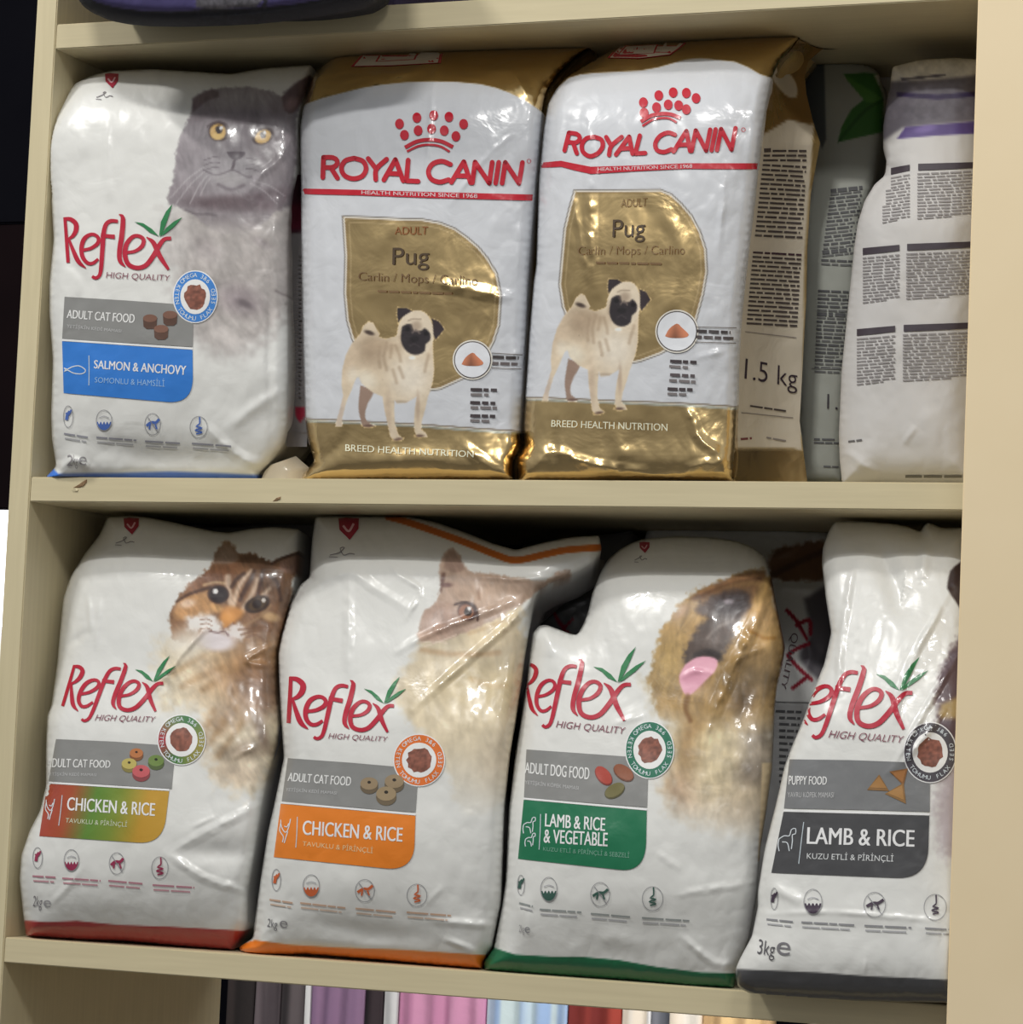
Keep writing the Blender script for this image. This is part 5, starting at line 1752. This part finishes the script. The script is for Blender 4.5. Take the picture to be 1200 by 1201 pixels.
G = bag('food_bag', 'white pouch with the brown tabby cat and a red, green and ochre panel', 'pet food bag',
        [(126, 606), (150, 605), (172, 606.5), (200, 612), (227, 618), (250, 623), (268, 625), (295, 620), (321, 618), (352, 621), (349, 665), (346, 690), (337, 720), (330, 745), (325, 770), (325, 815), (328, 850), (326, 872), (315, 913), (309, 942), (300, 1000), (292, 1044), (292, 1086), (284, 1098), (277, 1108), (274, 1115), (220, 1111), (150, 1104), (80, 1102), (30, 1098), (28, 1079), (23, 1032), (25, 1003), (35, 974), (47, 951), (54, 922), (54, 884), (55, 840), (60, 828), (67, 778), (70, 743), (74, 702), (83, 676), (99, 650), (117, 627)],
        dict(base=[(604, .080), (636, .075), (662, .056), (710, .051), (780, .043), (850, .028), (960, .014), (1010, .012), (1060, .015), (1092, .022), (1120, .027)], tilt=.004, edge=.012, belly=.014, rough=.0011,
             creases=[([(245, 735), (218, 762), (178, 815)], 2.6, 8, 's'), ([(340, 752), (310, 762), (290, 776), (330, 782)], 2.4, 8, 's'), ([(103, 700), (108, 742)], 1.8, 7, 's'), ([(118, 700), (112, 760)], 1.4, 7, 's'), ([(197, 1001), (250, 972), (304, 945)], 2.2, 12, 's'), ([(197, 1001), (240, 1030), (290, 1045)], 3.0, 11, 's'), ([(200, 1000), (260, 1000), (300, 1000)], -2.5, 20, 'r'), ([(75, 760), (105, 740)], -1.2, 8, 'r'), ([(60, 1060), (75, 1045), (95, 1020)], 1.4, 9, 's'), ([(270, 890), (300, 875)], 1.5, 8, 's'), ([(225, 970), (252, 958)], 1.5, 6, 's')]),
        paint_G, 11, 0.06, side=h255(140, 140, 142), **LZ)
gq = lambda *p: [(x / 3.4286, 840 + y / 3.43) for x, y in p]


def grad_G(V):
    t = np.clip((V[:, 0] - 55) / 140 + (V[:, 1] - 950) / 500, 0, 1)[:, None]
    c = [np.array(h255(150, 58, 40)), np.array(h255(150, 70, 40)), np.array(h255(84, 122, 46)), np.array(h255(112, 128, 46)), np.array(h255(176, 136, 46)), np.array(h255(178, 138, 50))]
    k = [0, .17, .38, .58, .82, 1]
    return np.c_[[np.interp(t[:, 0], k, [q[i] for q in c]) for i in range(3)]].T


def seal_G(V):
    t = ((np.degrees(np.arctan2(V[:, 1] - 867.7, V[:, 0] - 213)) + 360) % 360)
    c = [np.array(h255(140, 130, 60)), np.array(h255(128, 124, 56)), np.array(h255(60, 110, 60)), np.array(h255(160, 46, 58)), np.array(h255(110, 110, 70)), np.array(h255(60, 112, 70)), np.array(h255(140, 130, 60))]
    k = [0, 60, 110, 180, 230, 290, 360]
    return np.c_[[np.interp(t, k, [q[i] for q in c]) for i in range(3)]].T


reflex_print(G, dict(
    logo=[(86, 780), (192, 800), (73, 828), (184, 834)], grey=gq((225, 92), (460, 102), (705, 120), (690, 292), (440, 276), (195, 262)),
    gtext=[('ADULT CAT FOOD', gq((190, 168), (445, 178), (186, 205), (443, 208)), 0), ('YETİŞKİN KEDİ MAMASI', gq((190, 222), (388, 226), (188, 241), (388, 245)), 1)],
    flav=gq((190, 272), (680, 302), (655, 515), (158, 482)), fcol=grad_G, fdim=h255(190, 196, 170),
    ftext=[('CHICKEN & RICE', gq((272, 325), (625, 350), (268, 378), (622, 402)), 0), ('TAVUKLU & PİRİNÇLİ', gq((266, 403), (512, 420), (262, 432), (510, 450)), 1)],
    div=gq((250, 318), (244, 380), (236, 440)), animal=hen(59.5, 947, 0.9), flabel='red, green and ochre panel with white chicken and rice lettering',
    seal=(213, 867.7, 28.5, 30), scol=seal_G, slabel='red and green ringed seal with a brown morsel',
    kib=[('ring', 160, 884, 8, (168, 106, 62)), ('ring', 151.5, 896.5, 9, (172, 158, 88)), ('ring', 183, 893, 9.5, (100, 122, 62)), ('ring', 165.5, 905.5, 10.5, (178, 84, 88))],
    icol=h255(138, 40, 72), icons=[(44, 1006, 6, 12.5), (83.7, 1009, 9, 13), (137, 1012.6, 9.3, 13), (187.5, 1018, 10, 13.5)],
    caps=[((38, 1027.5), (65, 1029)), ((73, 1030), (118, 1033)), ((127, 1033), (167, 1036.5)), ((179, 1038), (228, 1041))], ccol=h255(156, 84, 100), ccol2=h255(176, 130, 138),
    kg=[('2kg', gq((135, 722), (172, 726), (130, 778), (166, 782)), h255(110, 106, 110)), ('e', gq((176, 738), (206, 742), (174, 766), (203, 770)), h255(140, 138, 140))],
    heart=(154, 617, 9), sig=(147, 636)))
gusset(G, 'side_gusset', [(328, 850), (326, 872), (315, 913), (309, 942), (300, 1000), (292, 1044), (292, 1086)], [(346, 850), (345, 872), (337, 913), (333, 942), (325, 1000), (318, 1044), (312, 1086)],
       [(0, .032), (1200, .026)], [(0, .075), (1200, .07)], lambda c: (c.T(), c.c.__setitem__(slice(None), h255(150, 150, 156)), c.line([(330, 870), (318, 950), (306, 1050)], 5, h255(126, 126, 134), 1, 3), c.poly([(280, 1094), (330, 1096), (330, 1140), (280, 1140)], h255(140, 44, 50), 1, 1, smooth=False)), 0.004, 12, ZL, 'plain grey side')


def paint_H(c):
    pic_cream_cat(c)
    c.T()
    c.line([(455, 606), (480, 613), (540, 634), (580, 650), (605, 657), (640, 650), (665, 645), (705, 642)], 8, h255(186, 98, 32), 1, 1.5)
    band_paint([(282, 1107.5), (299, 1102.5), (340, 1108), (400, 1111.5), (474, 1114), (573, 1120.5)], h255(206, 110, 30))(c)


Hb = bag('food_bag', 'white pouch with the cream cat and an orange flavour panel on the lower row', 'pet food bag',
         [(370, 606), (400, 605), (440, 605.5), (480, 606), (510, 612), (545, 624), (580, 638), (605, 645), (640, 636), (670, 630), (703, 628), (706, 645), (697, 660), (675, 674), (648, 684), (632, 694), (626, 712), (621, 742), (616, 770), (612, 800), (605, 845), (598, 889), (592, 947), (589, 1035), (588, 1060), (578, 1111), (566, 1128), (566, 1138), (520, 1133), (445, 1126), (357, 1119), (320, 1121), (299, 1123), (283, 1117), (280, 1111), (297, 1100), (298, 1087), (305, 1035), (314, 977), (322, 942), (333, 889), (331, 860), (328, 813), (326, 767), (331, 743), (341, 708), (352, 686), (363, 677), (366, 632)],
         dict(base=[(604, .085), (632, .079), (658, .061), (705, .055), (780, .042), (850, .026), (980, .014), (1040, .014), (1105, .021), (1140, .021)], edge=.012, belly=.018, rough=.0010,
              creases=[([(485, 832), (540, 782), (590, 738), (640, 692), (672, 668)], 4.0, 10, 's'), ([(600, 705), (560, 722), (500, 745), (465, 765)], 2.6, 9, 's'), ([(563, 676), (610, 679), (655, 677)], 2.2, 7, 's'), ([(409, 672), (409, 720), (408, 790)], 2.4, 12, 's'), ([(365, 690), (409, 672), (440, 690), (480, 715)], 2.2, 12, 's'), ([(458, 660), (468, 675), (492, 690), (488, 706), (474, 728)], 1.8, 7, 's'), ([(505, 1080), (545, 1083), (590, 1087)], 2.4, 10, 's'), ([(520, 1100), (560, 1117)], 2.6, 9, 's'), ([(300, 1100), (330, 1080)], 1.6, 10, 's'), ([(500, 1060), (520, 1040)], 1, 8, 's'), ([(360, 1080), (440, 1095), (500, 1098)], -2, 16, 'r')]),
         paint_H, 13, 0.045, side=h255(170, 168, 166), back_in=0.018, **LZ)
hq = lambda *p: [(270 + x / 3.4286, 860 + y / 3.43) for x, y in p]
reflex_print(Hb, dict(
    logo=[(339.4, 793.5), (462.5, 826.5), (338, 848), (456, 858.5)], grey=hq((232, 100), (480, 118), (757, 142), (745, 318), (470, 296), (207, 275)),
    gtext=[('ADULT CAT FOOD', hq((235, 158), (488, 175), (230, 192), (485, 212)), 0), ('YETİŞKİN KEDİ MAMASI', hq((225, 215), (430, 230), (222, 236), (428, 250)), 1)],
    flav=hq((203, 284), (745, 332), (738, 555), (175, 498)), fcol=h255(208, 116, 30), fdim=h255(226, 186, 140),
    ftext=[('CHICKEN & RICE', hq((293, 350), (695, 380), (290, 408), (692, 437)), 0), ('TAVUKLU & PİRİNÇLİ', hq((293, 428), (575, 455), (290, 457), (573, 488)), 1)],
    div=hq((270, 336), (268, 400), (264, 460)), animal=hen(335.5, 972, 1.05), flabel='orange panel with white chicken and rice lettering',
    seal=(491.6, 891.5, 30.5, 31), scol=h255(204, 104, 40), slabel='orange ringed seal with a brown morsel',
    kib=[('ring', 433, 920, 10.5, (136, 118, 92)), ('ring', 462.5, 917.5, 11.5, (136, 118, 92)), ('ring', 453, 932, 12, (142, 124, 96))],
    icol=h255(186, 92, 52), icons=[(324, 1032, 5.5, 13), (365, 1039, 10, 13.5), (428, 1044.6, 11.5, 13.5), (489, 1050, 12, 13.5)],
    caps=[((316, 1055), (343, 1059)), ((352, 1059), (405, 1065)), ((417, 1065.5), (464, 1070)), ((477, 1070), (529, 1074))], ccol=h255(176, 134, 104), ccol2=h255(190, 168, 150),
    kg=[('2kg', hq((152, 745), (190, 752), (146, 788), (188, 796)), h255(100, 98, 102)), ('e', hq((200, 752), (232, 757), (198, 780), (228, 785)), h255(130, 128, 130))],
    heart=(409, 620, 12), sig=(402, 650)))


def paint_I(c):
    pic_shepherd(c)
    c.T()
    c.poly([(894, 895), (912, 895), (905, 960), (893, 1010), (889, 1010), (892, 950)], h255(196, 176, 140), 1, 1, smooth=False)
    band_paint([(560, 1113), (577.5, 1111), (604, 1119.5), (647.5, 1122), (680, 1122), (726, 1126), (770, 1134), (822.5, 1140.6), (862, 1141.4), (880, 1141)], h255(18, 92, 58))(c)


I_ = bag('food_bag', 'white pouch with the german shepherd dog and a green flavour panel', 'pet food bag',
         [(704, 672), (713, 656), (727, 644), (740, 637), (753, 632.5), (794, 628.5), (838, 630.5), (862, 634), (882, 641), (897, 652), (905, 678), (911, 710), (916, 735), (921, 759), (919, 775), (912, 805), (909, 830), (908, 860), (906, 900), (900, 945), (892, 995), (888, 1050), (879, 1100), (864, 1140), (861, 1161), (811, 1160), (735, 1151), (633, 1145), (568, 1139), (567, 1128), (579, 1112), (589, 1062), (593, 1035), (597, 947), (604, 889), (611, 845), (618, 800), (621, 770), (625, 742), (632, 734), (640, 732.5), (655, 738), (668, 743), (677, 745), (684, 733), (690, 717), (695, 695)],
         dict(base=[(626, .096), (652, .089), (678, .065), (730, .053), (790, .046), (850, .035), (980, .015), (1050, .013), (1115, .019), (1165, .018)], edge=.012, belly=.018, rough=.0011,
              creases=[([(902, 682), (885, 730), (862, 780), (838, 835), (828, 870)], 5.0, 14, 's'), ([(850, 785), (875, 768), (895, 760)], 2.2, 8, 's'), ([(800, 795), (815, 787), (835, 790)], 1.6, 7, 's'), ([(640, 738), (646, 755), (645, 772)], 1.5, 10, 's'), ([(790, 1050), (850, 1040), (884, 1035)], 1.5, 10, 's'), ([(800, 1100), (840, 1130), (860, 1128)], 2.6, 10, 's'), ([(770, 1000), (800, 1020)], 1.3, 9, 's'), ([(700, 1100), (760, 1108)], 1.4, 16, 'r'), ([(615, 1060), (620, 1100)], 1.8, 12, 'r'), ([(755, 838), (720, 850)], 1.2, 8, 's')]),
         paint_I, 17, 0.04, side=h255(150, 148, 146), back_in=0.022, **LZ)
iq = lambda *p: [(560 + x / 3.4286, 860 + y / 3.43) for x, y in p]
reflex_print(I_, dict(
    logo=[(617, 778), (740.5, 801), (612, 832), (734.5, 845)], grey=iq((197, 65), (440, 82), (688, 100), (682, 298), (430, 278), (187, 258)),
    gtext=[('ADULT DOG FOOD', iq((192, 116), (452, 138), (190, 160), (449, 187)), 0), ('YETİŞKİN KÖPEK MAMASI', iq((192, 184), (408, 208), (190, 208), (406, 232)), 1)],
    flav=iq((186, 268), (681, 312), (676, 560), (163, 505)), fcol=h255(20, 102, 68), fdim=h255(112, 156, 136),
    ftext=[('LAMB & RICE', iq((273, 322), (515, 340), (271, 375), (513, 394)), 0), ('& VEGETABLE', iq((268, 385), (525, 400), (266, 440), (523, 456)), 0), ('KUZU ETLİ & PİRİNÇLİ & SEBZELİ', iq((265, 452), (612, 475), (264, 476), (610, 506)), 1)],
    div=iq((254, 325), (252, 400), (248, 468)), animal=goat(621, 968, 0.85) + goat(622, 985, 0.7), flabel='dark green panel with white lamb, rice and vegetable lettering',
    seal=(762, 879.5, 29, 34), scol=h255(36, 104, 80), slabel='green ringed seal with a brown morsel',
    kib=[('bean', 708, 909, 13, (160, 66, 54, 50)), ('bean', 731.5, 905.5, 13.5, (130, 76, 50, 35)), ('bean', 721, 926.5, 13, (106, 100, 62, -30))],
    icol=h255(52, 84, 74), icons=[(611, 1038, 4.5, 12), (643.7, 1043, 10, 14.5), (704, 1049, 11.5, 14.5), (765.5, 1054, 12.5, 14.5)],
    caps=[((609, 1059), (625, 1063)), ((633, 1066.5), (682, 1070)), ((693, 1071.5), (739, 1075.5)), ((753, 1076.5), (809, 1080))], ccol=h255(110, 116, 114),
    kg=[('2kg', iq((168, 770), (190, 772), (166, 808), (188, 812)), h255(150, 148, 150)), ('e', iq((190, 778), (212, 780), (190, 802), (210, 804)), h255(130, 130, 132))],
    heart=(756, 642, 6), sig=(752, 656)))


def paint_J(c):
    c.T()
    c.poly([(1111, 690), (1113, 676), (1120, 664), (1150, 655), (1150, 760), (1125, 712), (1117, 700)], h255(50, 36, 34), 1, 1.5)
    c.poly([(1122, 752), (1108, 775), (1100, 800), (1098, 830), (1106, 860), (1150, 870), (1150, 740)], h255(72, 52, 58), 0.95, 6, 5)
    c.poly([(1104, 826), (1140, 812), (1140, 838), (1104, 842)], h255(170, 146, 88), 0.8, 4)
    c.poly([(1104, 900), (1098, 940), (1106, 1000), (1150, 1010), (1150, 890)], h255(150, 136, 142), 0.7, 12, 6)
    band_paint([(862, 1136.5), (900, 1138), (960, 1140.5), (1020, 1145), (1070, 1147), (1107, 1149)], h255(62, 62, 64))(c)


J = bag('food_bag', 'white puppy food pouch with a charcoal panel, overhanging the lower shelf edge', 'pet food bag',
        [(979, 612), (995, 611), (1011, 611.5), (1045, 614), (1062, 617), (1073, 621), (1080, 624), (1083, 617), (1087, 612.5), (1095, 615), (1105, 619.5), (1135, 619), (1138, 700), (1134, 900), (1128, 1100), (1124, 1178), (1107, 1176), (1060, 1175), (1010, 1174), (960, 1172), (900, 1168), (880, 1165.5), (866, 1158), (862.5, 1147), (863, 1136), (868, 1124), (882, 1098), (889, 1064), (889, 1046), (897, 996), (910, 944), (920, 900), (927, 880), (943, 842), (955, 807), (967, 778), (975, 742), (968.5, 700), (964, 662), (965, 643), (972, 623)],
        dict(base=[(610, .064), (650, .047), (720, .028), (800, .010), (850, -.001), (1040, -.018), (1130, -.026), (1180, -.022)], edge=.010, belly=.010, rough=.0010,
             creases=[([(1001, 668), (993, 710), (986, 760), (984, 812)], 3.4, 9, 's'), ([(1113, 694), (1095, 728), (1074, 766), (1058, 806), (1050, 845)], 3.4, 9, 's'), ([(1125, 765), (1096, 815), (1070, 860), (1045, 905)], 3.0, 8, 's'), ([(1110, 830), (1080, 870), (1055, 900)], 2.4, 8, 's'), ([(1030, 640), (1050, 690), (1056, 712), (1070, 690)], -5, 20, 'r'), ([(1040, 720), (1030, 780)], -2, 16, 'r'), ([(1085, 640), (1082, 680)], 2.5, 10, 'r'), ([(900, 1072), (980, 1070), (1100, 1080)], 1.3, 7, 's'), ([(905, 1040), (940, 1058)], 1.8, 10, 'r'), ([(1015, 1125), (1014, 1145)], 1.0, 5, 's')]),
        paint_J, 19, 0.055, side=h255(140, 140, 142), **LZ)
jq = lambda *p: [(850 + x / 3.4286, 900 + y / 3.43) for x, y in p]
reflex_print(J, dict(
    logo=[(938, 782), (1071, 811), (925, 842), (1062, 855)], grey=[(926, 890.5), (1000, 891.5), (1091, 895), (1090.5, 952), (1000, 949.5), (919.5, 948)], gcol=h255(110, 111, 112),
    gtext=[('PUPPY FOOD', jq((258, 33), (412, 37), (257, 70), (410, 70)), 0), ('YAVRU KÖPEK MAMASI', jq((253, 95), (440, 95), (253, 120), (438, 122)), 1)],
    flav=[(919, 952.3), (1090, 956.8), (1088, 1031), (904.8, 1023.6)], fcol=h255(62, 62, 64),
    ftext=[('LAMB & RICE', jq((333, 240), (765, 252), (330, 308), (763, 320)), 0), ('KUZU ETLİ & PİRİNÇLİ', jq((332, 337), (680, 347), (330, 373), (678, 385)), 1)], fdim=h255(200, 202, 202),
    div=jq((318, 220), (308, 300), (298, 388)), animal=goat(923.5, 985, 1.2), flabel='charcoal panel with white lamb and rice lettering',
    seal=(1091, 882.5, 31.5, 36), scol=h255(70, 66, 72), slabel='charcoal ringed seal with a brown morsel',
    kib=[([(-1, .5), (.1, -.9), (1, .6)], 1030, 920, 13, (126, 92, 52)), ([(-.9, -.6), (.9, -.9), (.5, .8)], 1054, 912, 12, (124, 84, 46)), ([(-1, 0), (.7, -1), (.9, .9)], 1051, 931, 13, (130, 96, 54))],
    icol=h255(64, 52, 66), icons=[(908, 1054, 4.5, 13), (953.5, 1057.5, 11, 15), (1026, 1061, 13, 15), (1097, 1064, 13.5, 15.5)],
    caps=[((899, 1078), (930, 1081)), ((940, 1081.5), (1002, 1085)), ((1014, 1085.5), (1069, 1088)), ((1085, 1088.5), (1125, 1091))], ccol=h255(104, 104, 108),
    kg=[('3kg', jq((138, 690), (205, 704), (128, 768), (198, 778)), h255(76, 74, 78)), ('e', jq((212, 700), (266, 706), (206, 752), (262, 758)), h255(110, 108, 112))],
    heart=(1008, 560, 6), sig=(1005, 560)))


def paint_K(c):
    c.T(850, 580, 3.4286)
    c.c[:] = h255(206, 206, 204)
    c.poly([(180, 240), (250, 210), (420, 195), (430, 330), (300, 345), (190, 330)], h255(120, 88, 64), 1, 3, 3)
    c.line([(190, 325), (300, 270), (420, 220)], 24, h255(84, 62, 50), 0.8, 5)
    c.poly([(320, 420), (430, 390), (430, 760), (370, 740), (300, 650), (345, 560)], h255(96, 92, 98), 1, 4)
    for p in ([(250, 465), (290, 510), (330, 580)], [(290, 525), (340, 505), (345, 560)], [(255, 645), (290, 620), (340, 600)], [(255, 650), (300, 700), (350, 745)], [(275, 778), (330, 735)]):
        c.line(p, 16, h255(150, 30, 50), 1, 1.5)
    c.poly([(205, 835), (420, 830), (420, 1400), (150, 1400)], h255(176, 176, 176), 1, 2, smooth=False)


Kb = bag('food_bag', 'pale bag turned sideways in the gap between shepherd pouch and puppy pouch', 'pet food bag',
         [(760, 616), (800, 612), (870, 610), (930, 612), (972, 618), (985, 650), (984, 750), (970, 850), (950, 1000), (930, 1125), (840, 1125), (760, 1120), (745, 900), (750, 660)],
         dict(base=[(608, .196), (660, .176), (750, .128), (1130, .092)], edge=.010, belly=.010, rough=.0022, creases=[([(880, 640), (905, 655), (960, 625)], 5, 12, 's'), ([(912, 690), (960, 690)], 4, 12, 's'), ([(925, 720), (950, 760), (940, 800)], 4, 12, 's'), ([(780, 620), (850, 616), (960, 628)], 3, 9, 's')]),
         paint_K, 33, 0.06, 2.0, material=M_MATTE, side=h255(110, 110, 110), **LZ)
D = Prints(Kb)
D.text('QUALITY', (937, 744), (922, 809), (927, 741), (915, 806), h255(110, 90, 96), 3, -0.004)
D.flush('quality_lettering')
for i in range(13):
    y = 834 + i * 7.5
    D.greek((914 if i else 910, y), (940 - i * 1.2, y + 1), 2.6, h255(84, 84, 86), i, 2, (6, 12))
D.stroke([(905, 823), (950, 824)], 0.8, h255(104, 104, 104), 2)
D.flush('small_print')

Lb = bag('food_bag', 'dark grey foil bag glimpsed between the cream cat and shepherd pouches', 'pet food bag',
         [(612, 640), (650, 632), (700, 628), (742, 622), (745, 700), (744, 900), (740, 1118), (640, 1112), (600, 1105), (606, 800)],
         dict(base=[(620, .182), (700, .145), (1120, .100)], edge=.010, belly=.010, rough=.0022, creases=[([(625, 735), (650, 722), (690, 700)], 4, 10, 's'), ([(632, 700), (650, 690), (690, 690)], 4, 14, 's')]),
         lambda c: (c.T(), c.c.__setitem__(slice(None), h255(96, 96, 98)), c.poly([(640, 690), (700, 670), (700, 560), (640, 560)], h255(118, 118, 118), 1, 3, smooth=False), c.line([(650, 718), (660, 736), (668, 744)], 4, h255(130, 30, 50), 1, 1), c.line([(672, 726), (660, 738)], 3, h255(130, 30, 50), 1, 1)),
         35, 0.05, 2.2, side=h255(70, 70, 72), **LZ)

Mb = bag('food_bag', 'dark grey bag top showing above the tabby cat pouch', 'pet food bag',
         [(165, 606), (230, 604), (300, 606), (370, 604), (420, 602), (470, 604), (475, 700), (460, 1100), (200, 1098), (150, 900), (150, 640)],
         dict(base=[(600, .180), (1120, .135)], edge=.010, belly=.008, rough=.0018), lambda c: (c.T(), c.c.__setitem__(slice(None), h255(120, 118, 114)), c.line([(170, 606), (260, 616), (380, 606)], 6, h255(50, 44, 40), 1, 3)),
         37, 0.05, 2.4, material=M_MATTE, side=h255(70, 70, 70), **LZ)

# ================================================================== soft carrier overhanging the upper shelf


def paint_carrier(c):
    c.T()
    c.c[:] = h255(34, 34, 40)
    c.poly([(100, -200), (104, -4), (112, 2), (135, 8.5), (165, 12.5), (200, 14), (240, 11), (300, 9), (345, 5), (390, -3), (440, -30), (440, -200)], h255(70, 64, 108), 1, 1, smooth=False)
    c.poly([(226, -200), (230, 9), (250, 11), (300, 8), (310, -2), (312, -200)], h255(92, 90, 96), 1, 1.2, smooth=False)
    c.line([(312, -4), (310, 8)], 5, h255(44, 42, 52), 1, 1)
    c.grain((c.X > 226) * (c.X < 312) * 1.0, 0.3, 4, 9)


car = bag('pet_carrier', 'black and purple soft pet carrier drooping over the front of the upper shelf', 'pet carrier',
          [(90, -4), (97, 7), (108, 15), (130, 24.5), (150, 28.5), (175, 31), (220, 31.5), (260, 30.5), (300, 28.5), (340, 24.5), (370, 20.5), (405, 14), (430, 8), (448, -4), (456, -40), (455, -130), (430, -150), (120, -160), (88, -120), (82, -50)],
          dict(base=[(-160, -.046), (-20, -.048), (10, -.044), (32, -.040)], edge=.020, belly=.012, rough=.0012, edge_px=26, creases=[([(104, 0), (135, 10), (200, 16), (300, 11), (390, -1)], -2.5, 5, 'r')]), paint_carrier, 41, 0.036, 2.4, zmin=0.2, zmax=2.0, side=h255(30, 30, 35), material=M_CLOTH, part='front_face', smooth=3, back_in=0.012)
bm = bmesh.new()
bmesh.ops.create_cube(bm, size=1)
x0, x1 = pt(100, 0, -.01)[0], pt(450, 0, -.01)[0]
for v in bm.verts:
    v.co = Vector(((x0 + x1) / 2 + (x1 - x0) * v.co.x, 0.105 + 0.225 * v.co.y, ZU + TH + 0.0012 + 0.065 + 0.13 * v.co.z)) - Vector(car.loc.tolist())
bmesh.ops.bevel(bm, geom=bm.edges[:], offset=0.025, segments=5, affect='EDGES')
for f in bm.faces:
    f.smooth = True
me = bpy.data.meshes.new('carrier_body')
bm.to_mesh(me)
bm.free()
at = me.color_attributes.new('print', 'FLOAT_COLOR', 'POINT')
at.data.foreach_set('color', np.tile(np.array([*alb(h255(70, 64, 104)), 0.0], np.float32), (len(me.vertices), 1)).ravel())
me.materials.append(M_CLOTH)
o = bpy.data.objects.new('carrier_body', me)
COL.objects.link(o)
o.parent = car.root
